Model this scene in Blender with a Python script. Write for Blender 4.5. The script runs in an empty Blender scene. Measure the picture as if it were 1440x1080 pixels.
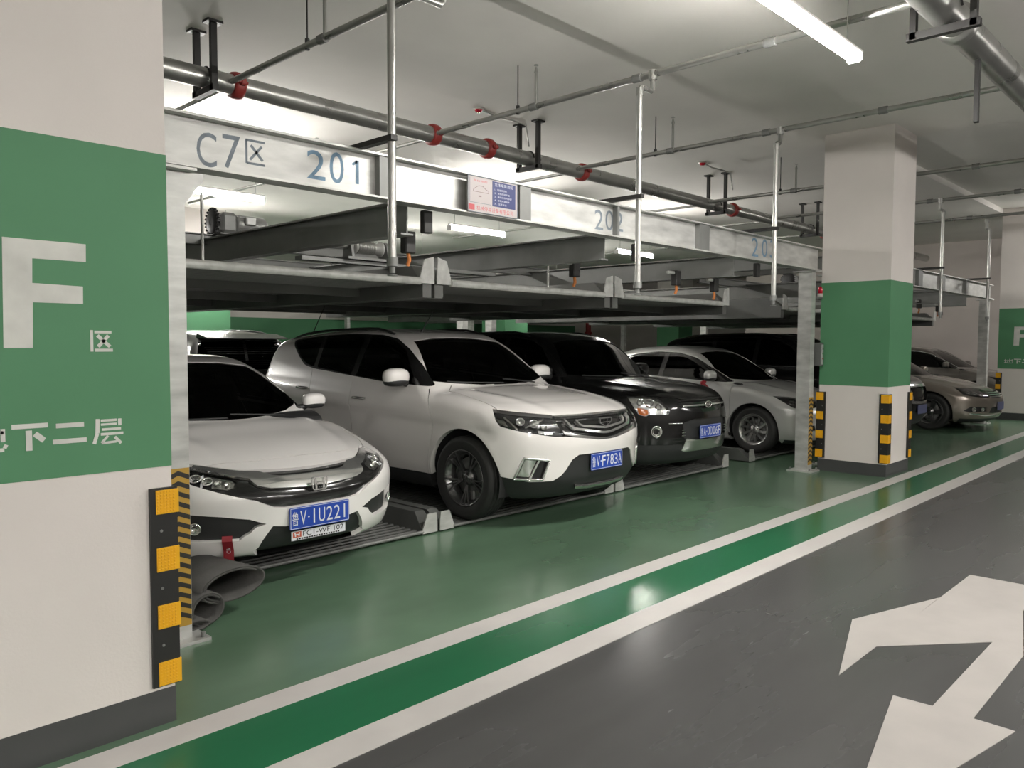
import bpy, bmesh, math, random
import numpy as np
from mathutils import Vector, Matrix
R_ = math.radians
random.seed(7)
SC = bpy.context.scene
COL = SC.collection

# ------------------------------------------------------------------ camera, world, exposure
CAM_H = 1.55
cd = bpy.data.cameras.new('camera'); cam = bpy.data.objects.new('camera', cd); COL.objects.link(cam)
cd.sensor_fit = 'HORIZONTAL'; cd.sensor_width = 36.0; cd.lens = 36.0 * 1116.14 / 1440.0
cd.clip_start = 0.05; cd.clip_end = 200
_yaw, _pit, _rol = R_(46.2563), R_(-2.9768), R_(0.1896)
_f = Vector((math.sin(_yaw)*math.cos(_pit), math.cos(_yaw)*math.cos(_pit), math.sin(_pit)))
_r = _f.cross(Vector((0, 0, 1))).normalized(); _u = _r.cross(_f)
_r2 = _r*math.cos(_rol) + _u*math.sin(_rol); _u2 = -_r*math.sin(_rol) + _u*math.cos(_rol)
cam.matrix_world = Matrix(((_r2.x, _u2.x, -_f.x, 0), (_r2.y, _u2.y, -_f.y, 0), (_r2.z, _u2.z, -_f.z, CAM_H), (0, 0, 0, 1)))
SC.camera = cam
w = bpy.data.worlds.new('world'); SC.world = w; w.use_nodes = True
w.node_tree.nodes['Background'].inputs[0].default_value = (0.55, 0.56, 0.55, 1)
w.node_tree.nodes['Background'].inputs[1].default_value = 0.02
vs = SC.view_settings
vs.view_transform = 'Standard'; vs.look = 'None'; vs.gamma = 1.0; vs.use_curve_mapping = False
vs.exposure = 0.45
LAMP_W = 190.0      # emission strength of the fluorescent tubes

# ------------------------------------------------------------------ materials
MATS = {}
def mat(name, col, rough=0.5, metal=0.0, spec=0.5, var=0.0, scale=6.0, coat=0.0, bump=0.0, bscale=60.0, rvar=0.0, stretch=None, emit=None, es=0.0, backdark=False, alpha=None):
    if name in MATS: return MATS[name]
    m = bpy.data.materials.new(name); m.use_nodes = True
    nt = m.node_tree; b = nt.nodes['Principled BSDF']
    b.inputs['Base Color'].default_value = (*col, 1); b.inputs['Roughness'].default_value = rough
    b.inputs['Metallic'].default_value = metal; b.inputs['Specular IOR Level'].default_value = spec
    b.inputs['Coat Weight'].default_value = coat; b.inputs['Coat Roughness'].default_value = 0.04
    tc = nt.nodes.new('ShaderNodeTexCoord'); src = tc.outputs['Object']
    if stretch:
        mp = nt.nodes.new('ShaderNodeMapping'); mp.inputs['Scale'].default_value = stretch
        nt.links.new(src, mp.inputs[0]); src = mp.outputs[0]
    if var > 0 or rvar > 0:
        n = nt.nodes.new('ShaderNodeTexNoise'); n.inputs['Scale'].default_value = scale; n.inputs['Detail'].default_value = 5
        nt.links.new(src, n.inputs['Vector'])
        if var > 0:
            r = nt.nodes.new('ShaderNodeMapRange'); r.inputs[1].default_value = 0.25; r.inputs[2].default_value = 0.75
            r.inputs[3].default_value = 1 - var; r.inputs[4].default_value = 1 + var
            nt.links.new(n.outputs[0], r.inputs[0])
            mx = nt.nodes.new('ShaderNodeVectorMath'); mx.operation = 'SCALE'
            mx.inputs[0].default_value = col; nt.links.new(r.outputs[0], mx.inputs['Scale'])
            nt.links.new(mx.outputs[0], b.inputs['Base Color'])
        if rvar > 0:
            r2 = nt.nodes.new('ShaderNodeMapRange'); r2.inputs[1].default_value = 0.3; r2.inputs[2].default_value = 0.7
            r2.inputs[3].default_value = max(0.02, rough - rvar); r2.inputs[4].default_value = rough + rvar
            nt.links.new(n.outputs[0], r2.inputs[0]); nt.links.new(r2.outputs[0], b.inputs['Roughness'])
    if bump > 0:
        n2 = nt.nodes.new('ShaderNodeTexNoise'); n2.inputs['Scale'].default_value = bscale; n2.inputs['Detail'].default_value = 3
        nt.links.new(src, n2.inputs['Vector'])
        bp = nt.nodes.new('ShaderNodeBump'); bp.inputs['Strength'].default_value = bump; bp.inputs['Distance'].default_value = 0.01
        nt.links.new(n2.outputs[0], bp.inputs['Height']); nt.links.new(bp.outputs[0], b.inputs['Normal'])
    if emit:
        b.inputs['Emission Color'].default_value = (*emit, 1); b.inputs['Emission Strength'].default_value = es
    if backdark:   # the inside of a car body is lined with dark trim
        g = nt.nodes.new('ShaderNodeNewGeometry'); d = nt.nodes.new('ShaderNodeBsdfDiffuse'); d.inputs[0].default_value = (0.02, 0.02, 0.02, 1)
        mix = nt.nodes.new('ShaderNodeMixShader'); out = nt.nodes['Material Output']
        nt.links.new(g.outputs['Backfacing'], mix.inputs[0]); nt.links.new(b.outputs[0], mix.inputs[1]); nt.links.new(d.outputs[0], mix.inputs[2])
        nt.links.new(mix.outputs[0], out.inputs[0])
    MATS[name] = m
    return m
def glassmat(name, tint, gloss=1.0, rough=0.02):
    if name in MATS: return MATS[name]
    m = bpy.data.materials.new(name); m.use_nodes = True; nt = m.node_tree
    nt.nodes.remove(nt.nodes['Principled BSDF']); out = nt.nodes['Material Output']
    t = nt.nodes.new('ShaderNodeBsdfTransparent'); t.inputs[0].default_value = (*tint, 1)
    g = nt.nodes.new('ShaderNodeBsdfGlossy'); g.inputs['Roughness'].default_value = rough
    fr = nt.nodes.new('ShaderNodeFresnel'); fr.inputs[0].default_value = 1.5
    mu = nt.nodes.new('ShaderNodeMath'); mu.operation = 'MULTIPLY'; mu.inputs[1].default_value = gloss
    mx = nt.nodes.new('ShaderNodeMixShader')
    nt.links.new(fr.outputs[0], mu.inputs[0]); nt.links.new(mu.outputs[0], mx.inputs[0])
    nt.links.new(t.outputs[0], mx.inputs[1]); nt.links.new(g.outputs[0], mx.inputs[2]); nt.links.new(mx.outputs[0], out.inputs[0])
    MATS[name] = m
    return m

# ------------------------------------------------------------------ mesh helpers
def tag(o, label=None, cat=None, group=None, kind=None):
    if label: o['label'] = label
    if cat: o['category'] = cat
    if group: o['group'] = group
    if kind: o['kind'] = kind
    return o
def link(name, me, m=None, parent=None, label=None, cat=None, group=None, kind=None, loc=None):
    o = bpy.data.objects.new(name, me); COL.objects.link(o)
    if m and me is not None and len(me.materials) == 0: me.materials.append(m)
    if parent: o.parent = parent
    if loc: o.location = loc
    return tag(o, label, cat, group, kind)
def thing(name, label, cat, loc=(0, 0, 0), rz=0, group=None):
    o = bpy.data.objects.new(name, None); COL.objects.link(o); o.location = loc; o.rotation_euler = (0, 0, rz)
    o.empty_display_size = 0.1
    return tag(o, label, cat, group)
def copy_tree(o, parent=None):
    c = o.copy(); COL.objects.link(c)
    if parent: c.parent = parent
    for ch in list(o.children): copy_tree(ch, c)
    return c

class MB:
    """collects simple solids into one mesh"""
    def __init__(s): s.v = []; s.f = []; s.sm = []
    def add(s, vs, fs, smooth=False):
        n = len(s.v); s.v += [tuple(p) for p in vs]; s.f += [tuple(i+n for i in q) for q in fs]; s.sm += [smooth]*len(fs); return s
    def box(s, c, d, rz=0, bev=0.0, M=None):
        cx, cy, cz = c; hx, hy, hz = d[0]/2, d[1]/2, d[2]/2
        if bev > 0:
            b = min(bev, hx*.9, hy*.9, hz*.9); vs = []; 
            for sx in (-1, 1):
                for sy in (-1, 1):
                    for sz in (-1, 1):
                        vs += [(sx*hx, sy*(hy-b), sz*(hz-b)), (sx*(hx-b), sy*hy, sz*(hz-b)), (sx*(hx-b), sy*(hy-b), sz*hz)]
            idx = lambda sx, sy, sz, k: (((sx > 0)*2+(sy > 0))*2+(sz > 0))*3+k
            fs = []
            for sgn in (-1, 1):
                for k, ax in ((0, 0), (1, 1), (2, 2)):
                    q = []
                    for a, c2 in ((-1, -1), (1, -1), (1, 1), (-1, 1)):
                        t = [0, 0, 0]; t[ax] = sgn; t[(ax+1) % 3] = a; t[(ax+2) % 3] = c2; q.append(idx(*t, k))
                    fs.append(q if sgn > 0 else q[::-1])
            for ax in range(3):
                a1, a2 = (ax+1) % 3, (ax+2) % 3
                for s1 in (-1, 1):
                    for s2 in (-1, 1):
                        t0 = [0]*3; t1 = [0]*3; t0[ax] = -1; t1[ax] = 1
                        t0[a1] = t1[a1] = s1; t0[a2] = t1[a2] = s2
                        q = [idx(*t0, a1), idx(*t1, a1), idx(*t1, a2), idx(*t0, a2)]
                        fs.append(q if s1*s2 < 0 else q[::-1])
            for sx in (-1, 1):
                for sy in (-1, 1):
                    for sz in (-1, 1):
                        q = [idx(sx, sy, sz, 0), idx(sx, sy, sz, 1), idx(sx, sy, sz, 2)]
                        fs.append(q if sx*sy*sz > 0 else q[::-1])
        else:
            vs = [(x*hx, y*hy, z*hz) for x in (-1, 1) for y in (-1, 1) for z in (-1, 1)]
            fs = [(0, 1, 3, 2), (4, 6, 7, 5), (0, 4, 5, 1), (2, 3, 7, 6), (0, 2, 6, 4), (1, 5, 7, 3)]
        if M is not None: vs = [tuple(M @ Vector(p)) for p in vs]
        elif rz:
            c_, s_ = math.cos(rz), math.sin(rz); vs = [(x*c_-y*s_, x*s_+y*c_, z) for x, y, z in vs]
        return s.add([(x+cx, y+cy, z+cz) for x, y, z in vs], fs)
    def cyl(s, a, b, r, n=16, r2=None, caps=True):
        a = Vector(a); b = Vector(b); r2 = r if r2 is None else r2
        d = (b-a).normalized(); u = d.orthogonal().normalized(); v = d.cross(u)
        vs = []; 
        for p, rr in ((a, r), (b, r2)):
            for i in range(n):
                t = 2*math.pi*i/n; vs.append(p+u*(rr*math.cos(t))+v*(rr*math.sin(t)))
        s.add(vs, [(i, (i+1) % n, n+(i+1) % n, n+i) for i in range(n)], True)
        if caps: s.add(vs, [tuple(range(n))[::-1], tuple(range(n, 2*n))])
        return s
    def tube(s, pts, r, n=10, closed=False):
        pts = [Vector(p) for p in pts]; m = len(pts); vs = []; u = None
        for i, p in enumerate(pts):
            if closed: d = (pts[(i+1) % m]-pts[i-1]).normalized()
            else: d = (pts[min(i+1, m-1)]-pts[max(i-1, 0)]).normalized()
            if u is None: u = d.orthogonal().normalized()
            u = (u-d*u.dot(d)).normalized(); v = d.cross(u)
            rr = r[i] if isinstance(r, (list, tuple)) else r
            for k in range(n):
                t = 2*math.pi*k/n; vs.append(p+u*(rr*math.cos(t))+v*(rr*math.sin(t)))
        fs = []
        for i in range(m if closed else m-1):
            a, b = i*n, ((i+1) % m)*n
            fs += [(a+k, a+(k+1) % n, b+(k+1) % n, b+k) for k in range(n)]
        s.add(vs, fs, True)
        if not closed: s.add(vs, [tuple(range(n))[::-1], tuple(range((m-1)*n, m*n))])
        return s
    def lathe(s, prof, n=24, o=(0, 0, 0), axis='y', smooth=True, closed=False):
        """prof: list of (r, h); revolve around axis"""
        vs = []; m = len(prof)
        for r, h in prof:
            for i in range(n):
                t = 2*math.pi*i/n; a, b = r*math.cos(t), r*math.sin(t)
                p = {'y': (a, h, b), 'z': (a, b, h), 'x': (h, a, b)}[axis]
                vs.append((p[0]+o[0], p[1]+o[1], p[2]+o[2]))
        fs = []
        for j in range(m if closed else m-1):
            a0, b0 = j*n, ((j+1) % m)*n
            fs += [(a0+i, a0+(i+1) % n, b0+(i+1) % n, b0+i) for i in range(n)]
        return s.add(vs, fs, smooth)
    def prism(s, poly, f, h0, h1):
        """poly 2D (ccw or cw) mapped by f(a,b,h) -> 3D, between h0 and h1"""
        n = len(poly); vs = [f(a, b, h0) for a, b in poly]+[f(a, b, h1) for a, b in poly]
        return s.add(vs, [tuple(range(n))[::-1], tuple(range(n, 2*n))]+[(i, (i+1) % n, n+(i+1) % n, n+i) for i in range(n)])
    def mesh(s, name):
        me = bpy.data.meshes.new(name); me.from_pydata(s.v, [], s.f)
        me.polygons.foreach_set('use_smooth', s.sm); me.validate()
        bm = bmesh.new(); bm.from_mesh(me); bmesh.ops.recalc_face_normals(bm, faces=bm.faces); bm.to_mesh(me); bm.free()
        return me
    def obj(s, name, m, parent=None, **k): return link(name, s.mesh(name), m, parent, **k)

def text_polys(txt, size=1.0):
    """filled outline of a line of text as (verts, faces), baseline at y=0, starting at x=0"""
    cu = bpy.data.curves.new('t', 'FONT'); cu.body = txt; cu.size = size; cu.resolution_u = 4
    o = bpy.data.objects.new('t', cu); COL.objects.link(o)
    dg = bpy.context.evaluated_depsgraph_get(); me = o.evaluated_get(dg).to_mesh()
    vs = [tuple(v.co) for v in me.vertices]; fs = [tuple(p.vertices) for p in me.polygons]
    o.evaluated_get(dg).to_mesh_clear(); bpy.data.objects.remove(o); bpy.data.curves.remove(cu)
    return vs, fs
def put_text(mb, txt, f, box, bold=0.0):
    """fit text into box=(a0,b0,a1,b1) of a face; f(a,b,h)->3D"""
    vs, fs = text_polys(txt)
    if not vs: return
    xs = [v[0] for v in vs]; ys = [v[1] for v in vs]
    x0, x1, y0, y1 = min(xs), max(xs), min(ys), max(ys)
    a0, b0, a1, b1 = box
    q = [(a0+(v[0]-x0)/(x1-x0)*(a1-a0), b0+(v[1]-y0)/(y1-y0)*(b1-b0)) for v in vs]
    mb.add([f(a, b, 0) for a, b in q], fs)
def strokes(mb, segs, f, th=0.0012, h0=0.0, quad=False):
    """straight brush strokes (a0,b0,a1,b1,width)"""
    for a0, b0, a1, b1, wd in segs:
        d = Vector((a1-a0, b1-b0)); n = Vector((-d.y, d.x)).normalized()*(wd/2)
        mb.prism([(a0+n.x, b0+n.y), (a0-n.x, b0-n.y), (a1-n.x, b1-n.y), (a1+n.x, b1+n.y)], f, h0, h0+th)
# ------------------------------------------------------------------ car bodies: a smooth implicit body, meshed, then cut along panel outlines
class Prof:
    """monotone cubic through (t, v) points, straight beyond the ends"""
    def __init__(s, pts):
        p = np.array(sorted(pts), float); s.x, s.y = p[:, 0], p[:, 1]
        if len(s.x) == 1: s.x = np.array([s.x[0], s.x[0]+1]); s.y = np.array([s.y[0]]*2)
        h = np.diff(s.x); dl = np.diff(s.y)/h; m = np.zeros_like(s.x); m[0], m[-1] = dl[0], dl[-1]
        for i in range(1, len(m)-1):
            if dl[i-1]*dl[i] > 0:
                w1, w2 = 2*h[i]+h[i-1], h[i]+2*h[i-1]; m[i] = (w1+w2)/(w1/dl[i-1]+w2/dl[i])
        s.m = m; s.h = h
    def __call__(s, t):
        t = np.asarray(t, float); i = np.clip(np.searchsorted(s.x, t)-1, 0, len(s.h)-1)
        h = s.h[i]; u = (t-s.x[i])/h; y0, y1, m0, m1 = s.y[i], s.y[i+1], s.m[i]*h, s.m[i+1]*h
        v = y0*(1+2*u)*(1-u)**2+m0*u*(1-u)**2+y1*u*u*(3-2*u)+m1*u*u*(u-1)
        v = np.where(u < 0, y0+m0*u, v); return np.where(u > 1, y1+m1*(u-1), v)
    def d(s, t, e=1e-3): return (s(np.asarray(t)+e)-s(np.asarray(t)-e))/(2*e)
def smax(a, b, k):
    h = np.maximum(k-np.abs(a-b), 0)/k
    return np.maximum(a, b)+h*h*k*0.25
def smin(a, b, k): return -smax(-a, -b, k)

class Body:
    def __init__(s, **k):
        s.__dict__.update(k); s.P = {n: Prof(k[n]) for n in ('top', 'half', 'side', 'front', 'rear', 'roof', 'gh', 'ghplan')}
        s.hw = max(v for _, v in k['half'])
        s.cr = [(Prof(c[0]), c[1], c[2]) for c in k.get('crease', [])]
        s.rg = [(Prof(c[0]), c[1], c[2]) for c in k.get('ridge', [])]
        s.crp = Prof(k['crown']) if isinstance(k['crown'], list) else Prof([(0, k['crown'])])
        s.fsp = Prof(k['fsweep'])if isinstance(k['fsweep'], list) else Prof([(0, k['fsweep'])])
    def f(s, x, y, z):
        P = s.P; ay = np.abs(y); hw = P['half'](x); q = ay/s.hw
        ins = P['side'](z)
        for zc, d, wd in s.cr: ins = ins+d/(1+np.exp(np.clip((z-zc(x))/wd, -40, 40)))
        W = hw-ins
        for wx, wz, rr, fl in s.arch:
            dist = np.sqrt((x-wx)**2+(z-wz)**2); W = W+fl*np.exp(-((dist-rr)/0.06)**2)
        fs = ay-W
        sl = P['front'].d(z); fx = (P['front'](z)+s.fsp(z)*q**s.fpow-x)/np.sqrt(1+np.minimum(sl*sl, 4))
        sr = P['rear'].d(z); rx = (x-(s.L-P['rear'](z)-s.rsweep*q**s.rpow))/np.sqrt(1+np.minimum(sr*sr, 4))
        T = P['top'](x)-s.crp(x)*q**2.4
        for yr, a, wd in s.rg: T = T+a*np.exp(-((ay-yr(x))/wd)**2)
        ft = (z-T)/np.sqrt(1+np.minimum(P['top'].d(x)**2, 4))
        b = smax(fs, ft, s.ksh); b = smax(b, smax(fx, rx, 0.02), s.kco); b = smax(b, s.bottom-z, 0.05)
        gw = P['gh'](z)*P['ghplan'](x); gs = (ay-gw)/np.sqrt(1+P['gh'].d(z)**2)
        t = np.clip((x-s.gmid)/s.glen, -1, 1); xs = x+q*q*np.where(t < 0, s.wcf*t, s.wcr*t)
        Rr = P['roof'](xs)-s.rcrown*q*q
        gt = (z-Rr)/np.sqrt(1+np.minimum(P['roof'].d(xs)**2, 9))
        g = smax(smax(gs, gt, s.kg), s.gh[0][0]-z, 0.04)
        return smin(b, g, s.kb)
    def grad(s, p, e=2e-3):
        g = np.empty_like(p)
        for i in range(3):
            d = np.zeros(3); d[i] = e
            g[:, i] = (s.f(*(p+d).T)-s.f(*(p-d).T))/(2*e)
        return g
    def normals(s, p):
        g = s.grad(p); return g/np.maximum(np.linalg.norm(g, axis=1, keepdims=True), 1e-9)
    def project(s, p, n=4):
        for _ in range(n):
            g = s.grad(p); v = s.f(*p.T); st = v/np.maximum((g*g).sum(1), 0.2)
            p = p-np.clip(st, -0.03, 0.03)[:, None]*g
        return p
    def mesh(s, g):
        """surface nets of the field -> (verts, quads)"""
        zt = max(v for _, v in s.roof)+0.08
        X = np.arange(-0.08, s.L+0.08+g, g); n2 = int(math.ceil((s.hw+0.1)/g)); Y = np.arange(-n2, n2+1)*g; Z = np.arange(s.bottom-2*g, zt+g, g)
        F = s.f(X[:, None, None], Y[None, :, None], Z[None, None, :]); F = F+1e-9
        S = F < 0; nx, ny, nz = F.shape
        acc = np.zeros((nx-1, ny-1, nz-1, 3)); cnt = np.zeros((nx-1, ny-1, nz-1))
        for ax in range(3):
            sl0 = [slice(None)]*3; sl1 = [slice(None)]*3; sl0[ax] = slice(0, -1); sl1[ax] = slice(1, None)
            a, b = F[tuple(sl0)], F[tuple(sl1)]; cr = (a < 0) != (b < 0)
            idx = np.argwhere(cr); t = (a/(a-b+1e-12))[cr]
            pos = idx.astype(float); pos[:, ax] += t
            o1, o2 = (ax+1) % 3, (ax+2) % 3
            for d1 in (0, -1):
                for d2 in (0, -1):
                    c = idx.copy(); c[:, o1] += d1; c[:, o2] += d2
                    ok = (c >= 0).all(1) & (c < np.array(cnt.shape)).all(1); c = c[ok]
                    np.add.at(acc, tuple(c.T), pos[ok]); np.add.at(cnt, tuple(c.T), 1)
        m = cnt > 0; ids = -np.ones(cnt.shape, int); ids[m] = np.arange(m.sum())
        V = acc[m]/cnt[m][:, None]; V = np.stack([X[0]+V[:, 0]*g, Y[0]+V[:, 1]*g, Z[0]+V[:, 2]*g], 1)
        Q = []
        for ax in range(3):
            o1, o2 = (ax+1) % 3, (ax+2) % 3
            sl0 = [slice(None)]*3; sl1 = [slice(None)]*3; sl0[ax] = slice(0, -1); sl1[ax] = slice(1, None)
            a, b = S[tuple(sl0)], S[tuple(sl1)]; idx = np.argwhere(a != b); fl = a[a != b]
            ok = (idx[:, o1] > 0) & (idx[:, o2] > 0) & (idx[:, o1] < cnt.shape[o1]) & (idx[:, o2] < cnt.shape[o2]); idx = idx[ok]; fl = fl[ok]
            q = []
            for d1, d2 in ((0, 0), (-1, 0), (-1, -1), (0, -1)):
                c = idx.copy(); c[:, o1] += d1; c[:, o2] += d2; q.append(ids[tuple(c.T)])
            q = np.stack(q, 1); q[~fl] = q[~fl][:, ::-1]; Q.append(q)
        Q = np.concatenate(Q); V = s.project(V)
        return V, Q

def fillet(poly, r, n=4):
    out = []; m = len(poly)
    for i in range(m):
        p0, p, p1 = (np.array(poly[(i+k) % m][:2], float) for k in (-1, 0, 1))
        rr = poly[i][2] if len(poly[i]) > 2 else r
        a, b = p0-p, p1-p; la, lb = np.linalg.norm(a), np.linalg.norm(b); t = min(rr, la*.48, lb*.48)
        if t < 1e-4: out.append(tuple(p)); continue
        A, B = p+a/la*t, p+b/lb*t
        for k in range(n+1):
            u = k/n; out.append(tuple((1-u)**2*A+2*u*(1-u)*p+u*u*B))
    return out
def circle(cx, cz, r, n=28, a0=0, a1=360):
    return [(cx+r*math.cos(R_(a0+(a1-a0)*i/n)), cz+r*math.sin(R_(a0+(a1-a0)*i/n))) for i in range(n)]
def thick_line(pts, wd):
    """polygon around an open polyline"""
    P = [np.array(p, float) for p in pts]; Lf = []; Rt = []
    for i, p in enumerate(P):
        d = P[min(i+1, len(P)-1)]-P[max(i-1, 0)]; d = d/np.linalg.norm(d); n = np.array([-d[1], d[0]])*wd/2
        Lf.append(tuple(p+n)); Rt.append(tuple(p-n))
    return Lf+Rt[::-1]
FR = {'side': lambda p: (p[0], p[2]), 'front': lambda p: (p[1], p[2]), 'top': lambda p: (p[0], p[1]), 'diag': lambda p: (abs(p[1])+p[0], p[2]), 'topa': lambda p: (p[0], abs(p[1])), 'fronta': lambda p: (abs(p[1]), p[2])}
def inpoly(pt, poly):
    x, y = pt; c = False; j = len(poly)-1
    for i in range(len(poly)):
        xi, yi = poly[i]; xj, yj = poly[j]
        if (yi > y) != (yj > y) and x < (xj-xi)*(y-yi)/(yj-yi)+xi: c = not c
        j = i
    return c
class Surf:
    def __init__(s, body, V, F):
        s.b = body; s.V = [tuple(p) for p in V]; s.F = [tuple(int(i) for i in q) for q in F]; s.C = None
    def centers(s):
        s.C = np.array([np.mean([s.V[i] for i in f], axis=0) for f in s.F]) if s.F else np.zeros((0, 3))
    def cut(s, poly, frame, sgn=0, pred=None, keep=False):
        """cut out the part of the surface inside the outline; returns it as a new Surf"""
        fr = FR[frame]; poly = [tuple(p[:2]) for p in poly]
        if s.C is None:
            A = np.array(s.V); 
            if len(set(len(f) for f in s.F)) == 1: s.C = A[np.array(s.F)].mean(1)
            else: s.centers()
        C = s.C
        a, b = {'side': (C[:, 0], C[:, 2]), 'front': (C[:, 1], C[:, 2]), 'top': (C[:, 0], C[:, 1]), 'diag': (np.abs(C[:, 1])+C[:, 0], C[:, 2]), 'topa': (C[:, 0], np.abs(C[:, 1])), 'fronta': (np.abs(C[:, 1]), C[:, 2])}[frame]
        P = np.array(poly); mg = 0.06
        ok = (a > P[:, 0].min()-mg) & (a < P[:, 0].max()+mg) & (b > P[:, 1].min()-mg) & (b < P[:, 1].max()+mg)
        if sgn: ok &= C[:, 1]*sgn > 0
        if pred is not None: ok &= pred(C)
        cand = [s.F[i] for i in np.nonzero(ok)[0]]; keepF = [s.F[i] for i in np.nonzero(~ok)[0]]; keepC = C[~ok]
        V = s.V; uv = {}
        def g(i):
            if i not in uv: uv[i] = fr(V[i])
            return uv[i]
        m = len(poly)
        for k in range(m):
            p0, p1 = poly[k], poly[(k+1) % m]; dx, dy = p1[0]-p0[0], p1[1]-p0[1]; ln = math.hypot(dx, dy)
            if ln < 1e-6: continue
            dx /= ln; dy /= ln; new = []; cache = {}
            for f in cand:
                U = [g(i) for i in f]
                sd = [(u[0]-p0[0])*dy-(u[1]-p0[1])*dx for u in U]
                if max(sd) < 1e-5 or min(sd) > -1e-5: new.append(f); continue
                tt = [(u[0]-p0[0])*dx+(u[1]-p0[1])*dy for u in U]
                if max(tt) < -0.004 or min(tt) > ln+0.004: new.append(f); continue
                fa, fb = [], []; n = len(f)
                for j in range(n):
                    i0, i1 = f[j], f[(j+1) % n]; s0, s1 = sd[j], sd[(j+1) % n]
                    if abs(s0) < 1e-5: fa.append(i0); fb.append(i0)
                    elif s0 > 0: fa.append(i0)
                    else: fb.append(i0)
                    if (s0 > 1e-5 and s1 < -1e-5) or (s0 < -1e-5 and s1 > 1e-5):
                        e = (min(i0, i1), max(i0, i1))
                        if e not in cache:
                            t = s0/(s0-s1); q0, q1 = V[i0], V[i1]
                            V.append((q0[0]+t*(q1[0]-q0[0]), q0[1]+t*(q1[1]-q0[1]), q0[2]+t*(q1[2]-q0[2]))); cache[e] = len(V)-1
                        fa.append(cache[e]); fb.append(cache[e])
                if len(fa) > 2: new.append(tuple(fa))
                if len(fb) > 2: new.append(tuple(fb))
            cand = new
        ins, out = [], []
        for f in cand:
            U = [g(i) for i in f]
            (ins if inpoly((sum(u[0] for u in U)/len(U), sum(u[1] for u in U)/len(U)), poly) else out).append(f)
        if not keep:
            s.F = keepF+out
            oc = np.array([np.mean([V[i] for i in f], axis=0) for f in out]) if out else np.zeros((0, 3))
            s.C = np.concatenate([keepC, oc])
        else:
            s.F = keepF+out+ins
            oc = np.array([np.mean([V[i] for i in f], axis=0) for f in out+ins]) if out or ins else np.zeros((0, 3))
            s.C = np.concatenate([keepC, oc])
        mp = {}; nv = []
        for f in ins:
            for i in f:
                if i not in mp: mp[i] = len(nv); nv.append(V[i])
        return Surf(s.b, nv, [tuple(mp[i] for i in f) for f in ins])
    def copy(s): return Surf(s.b, s.V, s.F)
    def obj(s, name, m, parent, off=0.0, skirt=0.0, **k):
        """make the object: moved off along the surface normal, edges turned in by skirt"""
        if not s.F: return None
        mp = {}; V = []; F = []
        for f in s.F:
            q = []
            for i in f:
                if i not in mp: mp[i] = len(V); V.append(s.V[i])
                q.append(mp[i])
            F.append(tuple(q))
        V = np.array(V); N = s.b.normals(V); V = V+N*off; nf = len(F)
        if skirt:
            ed = {}
            for f in F:
                for j in range(len(f)):
                    a, b = f[j], f[(j+1) % len(f)]; e = (min(a, b), max(a, b)); ed[e] = None if e in ed else (a, b)
            bd = [e for e in ed.values() if e]; nm = {}; ex = []; en = []
            for a, b in bd:
                for i in (a, b):
                    if i not in nm: nm[i] = len(V)+len(ex); ex.append(V[i]-N[i]*skirt); en.append(N[i])
                F.append((b, a, nm[a], nm[b]))
            if ex: V = np.concatenate([V, ex]); N = np.concatenate([N, en])
        me = bpy.data.meshes.new(name); me.from_pydata([tuple(p) for p in V], [], F)
        sm = np.zeros(len(F), bool); sm[:nf] = True; me.polygons.foreach_set('use_smooth', sm)
        LN = [tuple(n) for n in N]; pl = me.polygons; cn = []
        flat = []
        for fi, f in enumerate(F):
            if fi < nf: cn += [LN[i] for i in f]
            else: cn += [(0, 0, 0)]*len(f)
        me.normals_split_custom_set(cn)
        return link(name, me, m, parent, **k)
# ------------------------------------------------------------------ body shapes of the parked cars (x back from the nose, y to the side, z up)
B_SUV = dict(L=4.55, bottom=0.20, half=[(0, .86), (.3, .895), (.9, .912), (2.2, .908), (3.6, .90), (4.2, .87), (4.5, .83)],
    side=[(.2, .10), (.3, .05), (.45, .012), (.65, 0), (.85, .005), (1.0, .03), (1.1, .06), (1.2, .09)],
    top=[(0, .90), (.1, .95), (.4, 1.02), (.9, 1.085), (1.2, 1.11), (1.5, 1.10), (2.5, 1.12), (3.5, 1.15), (4.3, 1.17), (4.5, 1.12)], crown=[(0, .10), (1.2, .07), (4.5, .05)],
    front=[(.18, .22), (.28, .10), (.40, .03), (.55, .015), (.68, 0), (.82, .02), (.92, .07), (1.0, .16), (1.1, .4)], fsweep=.40, fpow=3.0,
    rear=[(.2, .12), (.35, .03), (.55, 0), (.75, .03), (1.0, .05), (1.2, .10)], rsweep=.17, rpow=4,
    roof=[(.9, .82), (1.15, 1.07), (1.5, 1.32), (1.85, 1.53), (2.1, 1.615), (2.6, 1.655), (3.3, 1.64), (3.9, 1.595), (4.28, 1.55), (4.38, 1.48), (4.46, 1.27), (4.53, 1.0)],
    gh=[(.9, .905), (1.05, .875), (1.2, .825), (1.4, .74), (1.55, .675), (1.66, .62)], ghplan=[(.9, .93), (1.4, .98), (2.2, 1.0), (3.2, .99), (4.2, .95), (4.5, .92)],
    gmid=2.4, glen=1.1, wcf=.22, wcr=.16, rcrown=.035, kg=.10, kb=.04, ksh=.10, kco=.16, arch=[(.86, .36, .42, .012), (3.52, .36, .42, .012)],
    crease=[([(0, .78), (4.5, .92)], .014, .016)], ridge=[([(0, .50), (1.2, .62)], .012, .07)])
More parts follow.
